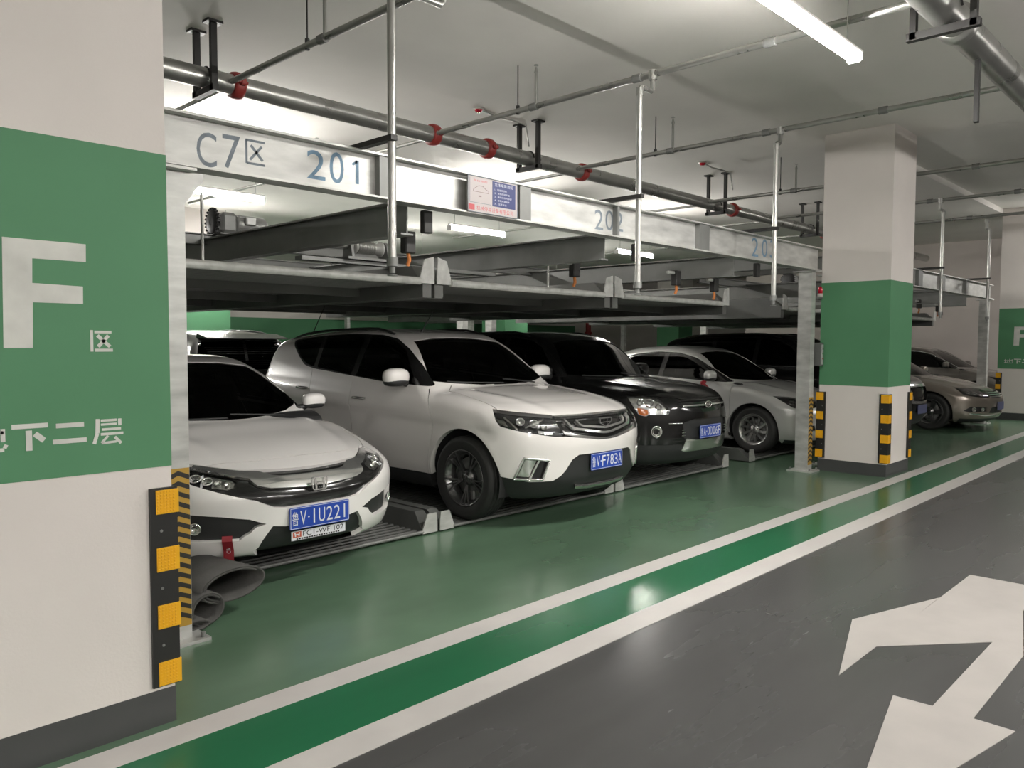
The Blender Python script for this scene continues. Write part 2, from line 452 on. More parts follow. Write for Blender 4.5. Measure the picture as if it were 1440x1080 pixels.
B_SEDAN = dict(L=4.65, bottom=0.15, half=[(0, .84), (.35, .885), (.9, .90), (2.3, .895), (3.6, .89), (4.3, .86), (4.65, .80)],
    side=[(.15, .09), (.25, .045), (.4, .01), (.55, 0), (.7, .008), (.85, .03), (.95, .06), (1.05, .10)],
    top=[(0, .66), (.1, .715), (.4, .80), (.8, .875), (1.15, .935), (1.5, .93), (2.5, .95), (3.5, .99), (4.2, 1.03), (4.65, .98)], crown=[(0, .10), (1.1, .08), (4.65, .05)],
    front=[(.14, .20), (.22, .07), (.32, .025), (.45, .01), (.55, 0), (.64, .03), (.70, .10), (.78, .25), (.9, .5)], fsweep=.42, fpow=2.8,
    rear=[(.2, .14), (.35, .05), (.6, 0), (.85, .03), (1.0, .06), (1.05, .10)], rsweep=.22, rpow=3.5,
    roof=[(.75, .70), (1.1, .905), (1.5, 1.13), (1.9, 1.32), (2.15, 1.385), (2.5, 1.41), (3.0, 1.385), (3.5, 1.285), (3.95, 1.13), (4.3, .98), (4.5, .85)],
    gh=[(.75, .87), (.9, .84), (1.05, .77), (1.2, .69), (1.35, .60), (1.42, .55)], ghplan=[(.8, .90), (1.3, .96), (2.1, 1.0), (3.0, .99), (3.9, .91), (4.4, .85)],
    gmid=2.4, glen=1.1, wcf=.24, wcr=.2, rcrown=.04, kg=.10, kb=.04, ksh=.09, kco=.14, arch=[(.93, .32, .37, .010), (3.63, .32, .37, .010)],
    crease=[([(0, .60), (4.65, .78)], .012, .014)], ridge=[([(0, .40), (1.1, .58)], .014, .07)])
B_BLACK = dict(L=4.35, bottom=0.22, half=[(0, .85), (.3, .90), (.9, .92), (2.2, .91), (3.6, .90), (4.1, .87), (4.35, .83)],
    side=[(.2, .09), (.3, .04), (.45, .01), (.65, 0), (.85, .005), (1.0, .025), (1.1, .055), (1.2, .09)],
    top=[(0, .93), (.1, .985), (.4, 1.04), (.8, 1.075), (1.15, 1.105), (1.5, 1.10), (2.5, 1.11), (3.5, 1.13), (4.2, 1.14), (4.35, 1.1)], crown=[(0, .10), (1.1, .07), (4.35, .05)],
    front=[(.18, .20), (.28, .08), (.40, .02), (.55, .0), (.68, 0), (.82, .02), (.95, .08), (1.03, .17), (1.12, .4)], fsweep=.44, fpow=2.7,
    rear=[(.2, .12), (.35, .03), (.55, 0), (.75, .03), (1.0, .05), (1.2, .10)], rsweep=.2, rpow=3.5,
    roof=[(.85, .80), (1.1, 1.06), (1.4, 1.30), (1.7, 1.51), (1.95, 1.605), (2.4, 1.65), (3.2, 1.635), (3.9, 1.58), (4.1, 1.50), (4.2, 1.3), (4.3, 1.0)],
    gh=[(.9, .90), (1.05, .86), (1.2, .82), (1.4, .74), (1.55, .68), (1.66, .63)], ghplan=[(.9, .92), (1.4, .97), (2.2, 1.0), (3.2, .99), (4.0, .93), (4.3, .9)],
    gmid=2.3, glen=1.0, wcf=.20, wcr=.14, rcrown=.035, kg=.10, kb=.04, ksh=.10, kco=.15, arch=[(.86, .36, .42, .015), (3.49, .36, .42, .015)],
    crease=[([(0, .78), (4.5, .92)], .010, .016)], ridge=[([(0, .46), (1.1, .60)], .02, .08)])
B_SILVER = dict(B_SEDAN, L=4.62, half=[(0, .83), (.35, .875), (.9, .885), (2.3, .885), (3.6, .88), (4.3, .85), (4.62, .80)],
    top=[(0, .72), (.1, .775), (.4, .86), (.8, .925), (1.15, .975), (1.5, .97), (2.5, .985), (3.5, 1.01), (4.2, 1.04), (4.62, .99)],
    roof=[(.75, .74), (1.1, .945), (1.5, 1.17), (1.9, 1.37), (2.15, 1.445), (2.5, 1.48), (3.0, 1.46), (3.5, 1.36), (3.95, 1.18), (4.3, 1.0), (4.5, .87)],
    gh=[(.75, .87), (.95, .84), (1.1, .77), (1.25, .69), (1.42, .60), (1.49, .56)])
B_BRONZE = dict(B_SEDAN, L=4.80, half=[(0, .86), (.35, .91), (.9, .928), (2.3, .92), (3.6, .91), (4.3, .88), (4.8, .82)],
    top=[(0, .68), (.1, .735), (.4, .82), (.8, .89), (1.2, .945), (1.5, .94), (2.5, .95), (3.5, .98), (4.4, 1.0), (4.8, .95)])
B_DARKSUV = dict(B_BLACK, L=4.7, roof=[(.85, .85), (1.15, 1.12), (1.5, 1.38), (1.8, 1.58), (2.1, 1.68), (2.6, 1.73), (3.4, 1.72), (4.2, 1.66), (4.45, 1.58), (4.55, 1.35), (4.65, 1.0)],
    gh=[(.9, .90), (1.05, .87), (1.2, .84), (1.45, .76), (1.6, .70), (1.74, .63)], ghplan=[(.9, .92), (1.4, .97), (2.2, 1.0), (3.4, .99), (4.4, .93), (4.7, .9)],
    top=[(0, .95), (.1, 1.0), (.4, 1.06), (.8, 1.10), (1.15, 1.13), (1.5, 1.12), (2.5, 1.13), (3.5, 1.15), (4.5, 1.16), (4.7, 1.1)])
CARS = dict(suv=(B_SUV, 5.45, 4.08, 0.036, 1), sedan=(B_SEDAN, 2.80, 4.38, 0.036, 1), black=(B_BLACK, 7.75, 4.42, 0.036, 1), silver=(B_SILVER, 11.05, 4.22, 0.036, 1),
    darksuv=(B_DARKSUV, 13.80, 4.05, 0.003, 1), bronze=(B_BRONZE, 16.4, 3.50, 0.003, 1), farsedan=(B_SILVER, 21.7, 4.05, 0.003, 1), hatch=(B_DARKSUV, 5.45, 14.9, 0.003, -1))
# ------------------------------------------------------------------ parts shared by the cars
M_GLASS = glassmat('car_glass', (0.10, 0.105, 0.10), 1.0)
M_TINT = glassmat('tinted_car_glass', (0.018, 0.018, 0.018), 0.9)
M_LENS = glassmat('lamp_lens', (0.92, 0.93, 0.93), 1.0)
M_TRIM = mat('gloss_black_trim', (0.010, 0.010, 0.010), 0.18, coat=0.3)
M_PLAST = mat('black_plastic', (0.022, 0.023, 0.023), 0.5)
M_GAP = mat('panel_gap_dark', (0.012, 0.012, 0.012), 0.8)
M_CHROME = mat('chrome', (0.85, 0.85, 0.84), 0.14, metal=0.92)
M_REFL = mat('lamp_reflector', (0.62, 0.62, 0.60), 0.16, metal=0.95)
M_LAMPIN = mat('lamp_inner_dark', (0.03, 0.03, 0.03), 0.25, metal=0.2)
M_TYRE = mat('tyre_rubber', (0.018, 0.018, 0.017), 0.65, bump=0.05, bscale=120)
M_RIMD = mat('dark_alloy', (0.20, 0.20, 0.20), 0.22, metal=0.85)
M_RIML = mat('silver_alloy', (0.45, 0.45, 0.44), 0.25, metal=0.85)
M_SEAT = mat('seat_cloth', (0.05, 0.05, 0.048), 0.8)
M_DASH = mat('dashboard_dark', (0.02, 0.02, 0.02), 0.6)
M_PLATE = mat('plate_blue', (0.012, 0.055, 0.36), 0.35)
M_PLATEW = mat('plate_white', (0.70, 0.71, 0.74), 0.4)
M_AMBER = mat('amber_lens', (0.55, 0.13, 0.01), 0.15, coat=0.6)
M_ORNG = mat('red_lens_rear', (0.35, 0.01, 0.01), 0.15, coat=0.6)

_WH = {}
def wheel_meshes(r, rr, wd, style, m_rim):
    k = (r, rr, wd, style)
    if k in _WH: return _WH[k]
    h = wd/2; mb = MB()
    prof = [(rr-.012, -h*.86), (rr+.004, -h*.93), (rr+.03, -h), (r-.035, -h), (r-.012, -h*.86), (r-.002, -h*.7)]
    for g in (-.45, -.15, .15, .45): prof += [(r, (g-.06)*wd*.5*1.3), (r-.008, (g-.05)*wd*.5*1.3), (r-.008, (g+.05)*wd*.5*1.3), (r, (g+.06)*wd*.5*1.3)]
    prof += [(r-.002, h*.7), (r-.012, h*.86), (r-.035, h), (r-.045, h*1.02), (r-.055, h), (rr+.03, h), (rr+.004, h*.93), (rr-.012, h*.86)]
    mb.lathe(prof, 48, closed=True); ty = mb.mesh('tyre')
    mb = MB(); mb.lathe([(rr-.014, -h*.84), (rr-.03, -h*.7), (rr-.04, 0), (rr-.03, h*.66), (rr-.016, h*.78), (rr-.002, h*.9), (rr-.006, h*.94), (rr-.02, h*.86), (rr-.05, h*.6), (rr-.06, 0), (rr-.05, -h*.7)], 48, closed=True); rim = mb.mesh('rim')
    mb = MB(); mb.lathe([(0, h*.62), (.03, h*.62), (.034, h*.58), (.055, h*.52), (.075, h*.40), (.075, -.02), (0, -.02)], 24)
    for i in range(5):
        a = 2*math.pi*i/5+.3; mb.cyl((.052*math.cos(a), h*.42, .052*math.sin(a)), (.052*math.cos(a), h*.60, .052*math.sin(a)), .010, 8)
    hub = mb.mesh('hub')
    mb = MB(); mb.lathe([(.06, h*.05), (rr-.075, h*.05), (rr-.075, h*-.03), (.06, h*-.03)], 32, closed=True)
    mb.box((.0, h*.0, rr*.62), (.10, .06, .09), bev=.012); disc = mb.mesh('brake_disc')
    mb = MB()
    if style == 'triple':      # three slim blades per arm
        for d, w0, w1 in ((-.27, .007, .008), (-.02, .006, .006), (.23, .007, .008)):
            n = 6; vs = []
            for i in range(n+1):
                t = i/n; rad = .055+(rr-.065)*t; a = d*(.35+.65*t)*1.0; wv = w0*(1-t)+w1*t
                cx, cz = rad*math.sin(a), rad*math.cos(a); y1 = h*(.52+.38*t); y0 = y1-.03
                ux, uz = math.cos(a), -math.sin(a)
                vs += [(cx-ux*wv, y1, cz-uz*wv), (cx+ux*wv, y1, cz+uz*wv), (cx+ux*wv, y0, cz+uz*wv), (cx-ux*wv, y0, cz-uz*wv)]
            fs = [(4*i+j, 4*i+(j+1) % 4, 4*i+4+(j+1) % 4, 4*i+4+j) for i in range(n) for j in range(4)]+[(0, 1, 2, 3), (4*n+3, 4*n+2, 4*n+1, 4*n)]
            mb.add(vs, fs)
        nsp = 5
    else:
        nsp = 10 if style == 'ten' else 5
        w0, w1 = (.014, .019) if style == 'ten' else (.03, .045)
        n = 5; vs = []
        for i in range(n+1):
            t = i/n; rad = .055+(rr-.065)*t; a = .22*t*t; wv = w0*(1-t)+w1*t
            cx, cz = rad*math.sin(a), rad*math.cos(a); y1 = h*(.45+.36*t); y0 = y1-.028; ux, uz = math.cos(a), -math.sin(a)
            vs += [(cx-ux*wv, y1, cz-uz*wv), (cx+ux*wv, y1-.006, cz+uz*wv), (cx+ux*wv, y0, cz+uz*wv), (cx-ux*wv, y0, cz-uz*wv)]
        fs = [(4*i+j, 4*i+(j+1) % 4, 4*i+4+(j+1) % 4, 4*i+4+j) for i in range(n) for j in range(4)]+[(0, 1, 2, 3), (4*n+3, 4*n+2, 4*n+1, 4*n)]
        mb.add(vs, fs)
    sp = mb.mesh('spoke')
    for me_, m_ in ((ty, M_TYRE), (rim, m_rim), (hub, m_rim), (disc, M_GALVD if 'M_GALVD' in globals() else M_REFL), (sp, m_rim)): me_.materials.append(m_)
    _WH[k] = (ty, rim, hub, disc, sp, nsp); return _WH[k]
def add_wheel(car, x, y, r, rr, wd, style, m_rim):
    ty, rim, hub, disc, sp, nsp = wheel_meshes(r, rr, wd, style, m_rim)
    wh = link('wheel', ty, None, car, loc=(x, y, r)); wh.rotation_euler = (0, random.uniform(0, 6), 0 if y > 0 else math.pi)
    link('rim', rim, None, wh); link('hub', hub, None, wh); link('brake_disc', disc, None, wh)
    for i in range(nsp):
        o = link('spoke', sp, None, wh); o.rotation_euler = (0, 2*math.pi*i/nsp, 0)
def wheel_well(car, x, z, r, y1, sg, dep=.34):
    mb = MB(); n = 24; vs = []; A = [R_(-16+212*i/n) for i in range(n+1)]
    for a in A: vs += [(x+r*math.cos(a), sg*y1, z+r*math.sin(a)), (x+r*math.cos(a), sg*(y1-dep), z+r*math.sin(a))]
    vs.append((x, sg*(y1-dep), z)); c = len(vs)-1
    fs = [(2*i, 2*i+1, 2*i+3, 2*i+2) for i in range(n)]+[(2*i+1, c, 2*i+3) for i in range(n)]
    mb.add(vs, fs, True); mb.obj('wheel_well', M_GAP, car)
def plate(car, body, z, txt, w_=.44, h_=.14, rear=False, y0=0.0, tilt=0.0):
    xp = front_x(body, y0, z)-.014
    f = lambda a, b, h: (xp-h+b*tilt, y0-a, z+b)
    P = fillet([(-w_/2, -h_/2), (w_/2, -h_/2), (w_/2, h_/2), (-w_/2, h_/2)], .012, 3)
    pl = MB().prism(P, f, -.006, 0).obj('licence_plate', M_PLATE, car)
    mb = MB(); q = w_/2-.006; k = h_/2-.006; e = .003
    for s_ in ((-q, -k, q, -k), (q, -k, q, k), (q, k, -q, k), (-q, k, -q, -k)): strokes(mb, [(*s_, e)], f, .0012)
    X = -w_/2; B = [(.0155, .0605), (.0725, .1175)]+[(.1515+.057*i, .1965+.057*i) for i in range(5)]
    for ch, (a, b) in zip(txt, B):
        if ch == '1': strokes(mb, [(X+(a+b)/2, -.045, X+(a+b)/2, .045, .010)], f, .0012); continue
        put_text(mb, ch, lambda u, v, h: f(u, v, .0012), (X+a, -.045, X+b, .045))
    mb.cyl(f(X+.1345, 0, 0), f(X+.1345, 0, .0014), .006, 10)
    mb.obj('plate_characters', M_PLATEW, pl)
    return pl
def front_x(b, y, z):
    a, c = -.1, 1.2
    for _ in range(40):
        m = (a+c)/2
        if b.f(np.array(m), np.array(y), np.array(z)) < 0: c = m
        else: a = m
    return c
def diag_pt(b, a, z, sg):
    t0, t1 = a*0.15 if a > .4 else 0, a+.12
    lo, hi = t0, t1
    for _ in range(40):
        m = (lo+hi)/2
        if b.f(np.array(a-m), np.array(m), np.array(z)) < 0: lo = m
        else: hi = m
    p = np.array([[a-lo, sg*lo, z]]); return Vector(p[0]), Vector(b.normals(p)[0])
def side_y(b, x, z):
    lo, hi = .2, 1.3
    for _ in range(40):
        m = (lo+hi)/2
        if b.f(np.array(x), np.array(m), np.array(z)) < 0: lo = m
        else: hi = m
    return lo
def top_z(b, x, y):
    lo, hi = .5, 2.2
    for _ in range(40):
        m = (lo+hi)/2
        if b.f(np.array(x), np.array(y), np.array(m)) < 0: lo = m
        else: hi = m
    return lo
def disc_on(par, name, p, n, r, m, dep=.02, ring=None, off=0.0):
    """round lamp element on a surface point, facing n"""
    q = n.to_track_quat('Y', 'Z').to_matrix(); mb = MB()
    prof = [(0, -dep), (r*.5, -dep*.9), (r*.85, -dep*.4), (r, 0)] if ring is None else [(r, 0), (r+ring, .004), (r+ring, -.01), (r, -.012)]
    mb.lathe(prof, 20, closed=ring is not None); mb.v = [tuple(p+n*off+q @ Vector(v)) for v in mb.v]
    return mb.obj(name, m, par)
def ellipsoid(mb, c, s, n=20, p=2.0, cutx=None):
    vs = []; m = 12
    for j in range(m+1):
        ph = math.pi*j/m-math.pi/2
        for i in range(n):
            th = 2*math.pi*i/n; f = lambda v: math.copysign(abs(v)**(2/p), v)
            x, y, z = f(math.cos(ph)*math.cos(th)), f(math.cos(ph)*math.sin(th)), f(math.sin(ph))
            if cutx is not None and x > cutx: x = cutx
            vs.append((c[0]+x*s[0], c[1]+y*s[1], c[2]+z*s[2]))
    fs = [(j*n+i, j*n+(i+1) % n, (j+1)*n+(i+1) % n, (j+1)*n+i) for j in range(m) for i in range(n)]
    return mb.add(vs, fs, True)
def mirror(car, b, x, z, sg, paint, base=M_PLAST, s=1.0):
    y = side_y(b, x+.02, z-.06); yc = sg*(y+.13*s)
    o = ellipsoid(MB(), (x, yc, z), (.075*s, .125*s, .075*s), p=2.7, cutx=.35).obj('wing_mirror', paint, car)
    ellipsoid(MB(), (x+.004, yc, z-.035*s), (.078*s, .118*s, .045*s), p=2.6, cutx=.3).obj('mirror_base', base, o)
    MB().prism(fillet([(yc-.105*s, z-.05*s), (yc+.105*s, z-.05*s), (yc+.105*s, z+.055*s), (yc-.105*s, z+.055*s)], .03), lambda a, c, h: (x+.026*s+h, a, c), 0, .004).obj('mirror_glass', M_CHROME, o)
    MB().tube([(x+.02, sg*(y-.02), z-.07*s), (x+.01, sg*(y+.03), z-.06*s), (x, sg*(y+.07*s), z-.045*s)], [.03, .025, .02], 8).obj('mirror_arm', base, o)
    return o
def handle(car, b, x, z, sg, m):
    y = side_y(b, x, z)
    MB().tube([(x-.095, sg*(y-.004), z), (x-.075, sg*(y+.026), z+.002), (x, sg*(y+.034), z+.004), (x+.075, sg*(y+.026), z+.002), (x+.095, sg*(y-.004), z)], [.010, .013, .014, .013, .010], 8).obj('door_handle', m, car)
def wiper(car, b, y0, y1, sx=.0):
    pts = []
    for i in range(9):
        t = i/8; y = y0+(y1-y0)*t; x = b.wx0+.02+b.wcf*(y/b.hw)**2+t*.06
        pts.append((x, y, top_z(b, x, y)+.012))
    MB().tube(pts, .007, 6).obj('wiper', M_PLAST, car)
def roof_rail(car, b, x0, x1, yy, sg, m, r=.014, lift=.035):
    pts = []
    for i in range(15):
        t = i/14; x = x0+(x1-x0)*t; z = top_z(b, x, yy); l = lift*min(1, min(t, 1-t)*9)
        pts.append((x, sg*yy, z+l-.004))
    MB().tube(pts, r, 8).obj('roof_rail', m, car)
def interior(car, b, xs, z=0.55):
    MB().prism(fillet([(b.wx0-.02, z-.1), (b.wx0+.55, z-.1), (b.wx0+.50, z+.34), (b.wx0+.15, z+.42), (b.wx0-.02, z+.36)], .08), lambda a, c, h: (a, h, c), -b.hw+.16, b.hw-.16).obj('dashboard', M_DASH, car)
    for yy in (-.37, .37):
        x = xs; mb = MB(); mb.box((x, yy, z), (.52, .50, .16), bev=.05)
        mb.box((x+.30, yy, z+.33), (.14, .48, .62), bev=.06, M=Matrix.Rotation(R_(14), 4, 'Y')); mb.box((x+.39, yy, z+.76), (.10, .26, .17), bev=.045); mb.cyl((x+.37, yy-.06, z+.6), (x+.385, yy-.06, z+.72), .008, 6).cyl((x+.37, yy+.06, z+.6), (x+.385, yy+.06, z+.72), .008, 6)
        mb.obj('seat', M_SEAT, car)
    mb = MB(); mb.box((xs+.85, 0, z), (.5, 1.25, .16), bev=.05); mb.box((xs+1.15, 0, z+.33), (.14, 1.25, .62), bev=.06, M=Matrix.Rotation(R_(16), 4, 'Y'))
    for yy in (-.4, .4): mb.box((xs+1.25, yy, z+.73), (.10, .26, .15), bev=.045)
    mb.obj('rear_bench', M_SEAT, car)
    c = Vector((xs-.30, .37, z+.38)); q = Matrix.Rotation(R_(-62), 3, 'Y')
    mb = MB(); mb.tube([c+q @ Vector((.185*math.cos(a), .185*math.sin(a), 0)) for a in [2*math.pi*i/24 for i in range(24)]], .016, 8, closed=True)
    for a in (0, 2.4, 3.9): mb.cyl(c, c+q @ Vector((.18*math.cos(a), .18*math.sin(a), 0)), .018, 8)
    mb.cyl(c, c+q @ Vector((0, 0, -.2)), .03, 8); mb.obj('steering_wheel', M_DASH, car)

def build_car(key, label, paint, F, group='parked cars', g=.03):
    bd, cx, ny, z0, dr = CARS[key]; b = Body(**bd); b.wx0 = F.get('wx0', 1.15)
    V, Q = b.mesh(g); s = Surf(b, V, Q); D = F.get('depth', .03)
    t = thing('car', label, 'car', (cx, ny, z0), R_(90*dr), group)
    H = b.hw; PAR = {'body': t}
    todo = []
    for (wx, wz, _, _), ra in zip(b.arch, F['arch']):
        for sg in (1, -1):
            s.cut(fillet([(wx-ra*1.02, -.3)]+[(wx-ra*math.cos(R_(a)), wz+ra*math.sin(R_(a))) for a in range(-10, 191, 7)]+[(wx+ra*1.02, -.3)], 0), 'side', sg, lambda C: np.abs(C[:, 1]) > H-.42)
            wheel_well(t, wx, wz, ra+.004, H-.035, sg)
            add_wheel(t, wx, sg*(H-F.get('wy', .135)), F['wr'], F['rr'], F.get('ww', .22), F['style'], F['rim'])
    def piece(src, P, par):
        both = P.get('both', True)
        for sg in ((1, -1) if both else (0,)):
            pred = P.get('pred'); p = src[sg] if isinstance(src, dict) else src
            if p is None: continue
            q = p.cut(fillet(P['poly'], P.get('r', .0), 3) if P.get('r') else P['poly'], P['frame'], sg, pred)
            pr = par[sg] if isinstance(par, dict) else par
            if q.F:
                kids = P.get('kids', []); own = {}
                if P.get('cover'): cov = q.copy()
                o0 = None
                subs = [(k, q.cut(fillet(k['poly'], k.get('r', 0), 3) if k.get('r') else k['poly'], k['frame'], sg, k.get('pred'))) for k in kids]
                o = q.obj(P['name'], P['mat'], pr, P.get('off', 0), P.get('skirt', .0))
                if o is None and subs:
                    o = pr
                for k, sq in subs:
                    sq.obj(k['name'], k['mat'], o, k.get('off', 0), k.get('skirt', .02))
                if P.get('cover'): cov.obj('lens', M_LENS, o, -.002)
                for (kind, a, z, r) in P.get('discs', []):
                    pt, n = diag_pt(b, a, z, sg if sg else 1)
                    if kind == 'proj': disc_on(o, 'projector', pt, n, r, M_REFL, r*.7, off=-.012); disc_on(o, 'projector_ring', pt, n, r, M_CHROME, ring=.006, off=-.010); disc_on(o, 'projector_lens', pt, n, r*.7, M_LENS, -.012, off=-.012)
                    if kind == 'bowl': disc_on(o, 'reflector_bowl', pt, n, r, M_REFL, r*.8, off=-.008)
                    if kind == 'fog': disc_on(o, 'fog_lamp', pt, n, r, M_REFL, r*.6, off=.004); disc_on(o, 'fog_ring', pt, n, r, M_CHROME, ring=.008, off=.006)
    for P in F['pieces']: piece(s, P, t)
    # side glass: one dark surround, panes cut out of it
    for sg in (1, -1):
        q = s.cut(fillet(F['dlo'], F.get('dlor', .06), 4), 'side', sg, lambda C: np.abs(C[:, 1]) > .4)
        panes = [q.cut(fillet(p, .02, 3), 'side', sg) for p in F['panes']]
        o = q.obj('window_surround', M_TRIM, t, -.004, .01)
        for p in panes: p.obj('window_pane', F.get('sglass', M_TINT), o if o else t, -.007)
        if F.get('chrome_dlo'):
            P = fillet(F['dlo'], F.get('dlor', .06), 4); pts = []
            for a, c in P: pts.append((a, sg*(side_y(b, a, c)+.002), c))
            MB().tube(pts, .007, 6, closed=True).obj('chrome_window_strip', M_CHROME, t)
    WSP = lambda C: (C[:, 0] < 2.3) & (C[:, 0] > b.wx0+.02+b.wcf*.9*(C[:, 1]/H)**2)
    q = s.cut(F['ws'], 'fronta', 1, WSP); q2 = s.cut(F['ws'], 'fronta', -1, WSP)
    Vn = len(q.V); q.V = q.V+q2.V; q.F = q.F+[tuple(i+Vn for i in f) for f in q2.F]
    q.obj('windscreen', F.get('wglass', M_GLASS), t, -.006)
    if F.get('rg'):
        q = s.cut(F['rg'], 'fronta', 1, lambda C: (C[:, 0] > 2.9)); q2 = s.cut(F['rg'], 'fronta', -1, lambda C: (C[:, 0] > 2.9))
        Vn = len(q.V); q.V = q.V+q2.V; q.F = q.F+[tuple(i+Vn for i in f) for f in q2.F]
        q.obj('rear_window', M_TINT, t, -.006)
    gaps = []
    for frame, line in F.get('seams', []):
        for sg in (1, -1):
            q = s.cut(thick_line(line, .007), frame, sg, F.get('seampred', {}).get(frame))
            if q.F: gaps.append(q)
    for q in gaps: q.obj('panel_gap', M_GAP, t, -.008)
    s.obj('body_shell', paint, t, 0, D)
    for sg in (1, -1):
        if F.get('mirror'): mirror(t, b, F['mirror'][0], F['mirror'][1], sg, paint, F.get('mbase', M_PLAST), F.get('ms', 1))
        for hx, hz in F.get('handles', []): handle(t, b, hx, hz, sg, F.get('hm', paint))
        if F.get('rails'): roof_rail(t, b, *F['rails'], sg, F.get('railm', M_PLAST))
    if F.get('plate'): plate(t, b, *F['plate'])
    if F.get('inside'): interior(t, b, F['inside'])
    if F.get('wipers'):
        wiper(t, b, .05, .62); wiper(t, b, -.45, .0)
    if F.get('extra'): F['extra'](t, b)
    return t
# ------------------------------------------------------------------ the cars
M_WHITE = mat('white_car_paint', (0.82, 0.795, 0.775), 0.28, coat=1.0, backdark=True)
M_WHITE2 = mat('pearl_white_car_paint', (0.80, 0.77, 0.745), 0.26, coat=1.0, backdark=True)
M_BLACKP = mat('black_car_paint', (0.005, 0.005, 0.005), 0.3, spec=0.15, coat=0.8, backdark=True)
M_SILVERP = mat('silver_car_paint', (0.60, 0.60, 0.58), 0.32, metal=0.35, coat=1.0, backdark=True)
M_BRONZEP = mat('bronze_car_paint', (0.27, 0.235, 0.20), 0.28, metal=0.55, coat=1.0, backdark=True)
M_GREYP = mat('grey_car_paint', (0.07, 0.07, 0.068), 0.30, metal=0.4, coat=1.0, backdark=True)
M_FARP = mat('brown_grey_car_paint', (0.16, 0.145, 0.13), 0.30, metal=0.5, coat=1.0, backdark=True)
def emblem_h(t, b):
    z = .608; x = front_x(b, 0, z)-.004; f = lambda a, c, h: (x-.012-h, -a, z+c)
    e = MB()
    R = fillet([(-.048, -.036), (.048, -.036), (.058, .042), (-.058, .042)], .016, 3); n = len(R)
    for i in range(n): strokes(e, [(*R[i], *R[(i+1) % n], .007)], f, .014)
    strokes(e, [(-.026, -.030, -.034, .036, .013), (.026, -.030, .034, .036, .013), (-.03, 0.002, .03, 0.002, .012)], f, .016)
    e.obj('emblem', M_CHROME, t)
    # chrome bar across the grille behind the emblem
    z2 = .385; zz = .295; xp = front_x(b, 0, .30)-.012
    f2 = lambda a, c, h: (xp-h, -a, zz+c)
    st = MB().prism([(-.20, -.030), (.20, -.030), (.20, .028), (-.20, .028)], f2, -.004, 0).obj('frame_strip', M_PLATEW, t)
    mb = MB(); put_text(mb, 'FC1-WF·102', lambda a, c, h: f2(a, c, .0012), (-.118, -.010, .185, .022)); mb.obj('strip_writing', M_GAP, st)
    mb = MB(); mb.prism([(-.19, -.012), (-.13, -.012), (-.13, .024), (-.19, .024)], f2, 0, .001); mb.obj('strip_badge', mat('badge_red', (.50, .10, .05), .4), st)
    mb = MB(); strokes(mb, [(-.172, -.006, -.176, .019, .007), (-.148, -.006, -.144, .019, .007), (-.172, .006, -.148, .006, .007)], f2, .002); mb.obj('badge_letter', M_PLATEW, st)
    mb = MB()
    for i in range(18): mb.prism([(-.165+i*.018, -.027), (-.153+i*.018, -.027), (-.153+i*.018, -.018), (-.165+i*.018, -.018)], f2, 0, .0012)
    mb.obj('small_print', M_GAP, st)
    # red tow strap hanging under the left bumper corner
    p, n = diag_pt(b, .70, .345, 1); q, n2 = diag_pt(b, .705, .235, 1)
    mb = MB(); sx = .03
    d = Vector((n.y, -n.x, 0)).normalized(); pts = [p+n*.012, p+n*.02+Vector((0, 0, -.03)), q+n2*.016+Vector((0, 0, .02)), q+n2*.012+Vector((0, 0, -.03)), q+n2*.004+Vector((0, 0, -.07)), q+n2*.001+Vector((0, 0, -.095))]
    vs = []
    for w_ in pts: vs += [w_-d*sx, w_+d*sx, w_+d*sx-n*.004, w_-d*sx-n*.004]
    m_ = len(pts); mb.add(vs, [(4*i+j, 4*i+(j+1) % 4, 4*i+4+(j+1) % 4, 4*i+4+j) for i in range(m_-1) for j in range(4)]+[(0, 1, 2, 3), (4*m_-4, 4*m_-3, 4*m_-2, 4*m_-1)])
    o = mb.obj('tow_strap', mat('strap_red', (.24, .012, .02), .6), t)
    p3 = pts[2]+n*.003; dn = (pts[3]-pts[1]).normalized(); mb = MB()
    ff = lambda a, c, h: tuple(p3-dn*a*1.0-d*c+n*.002)
    put_text(mb, 'RACING', ff, (-.055, -.012, .055, .012)); mb.obj('strap_writing', M_PLATEW, o)
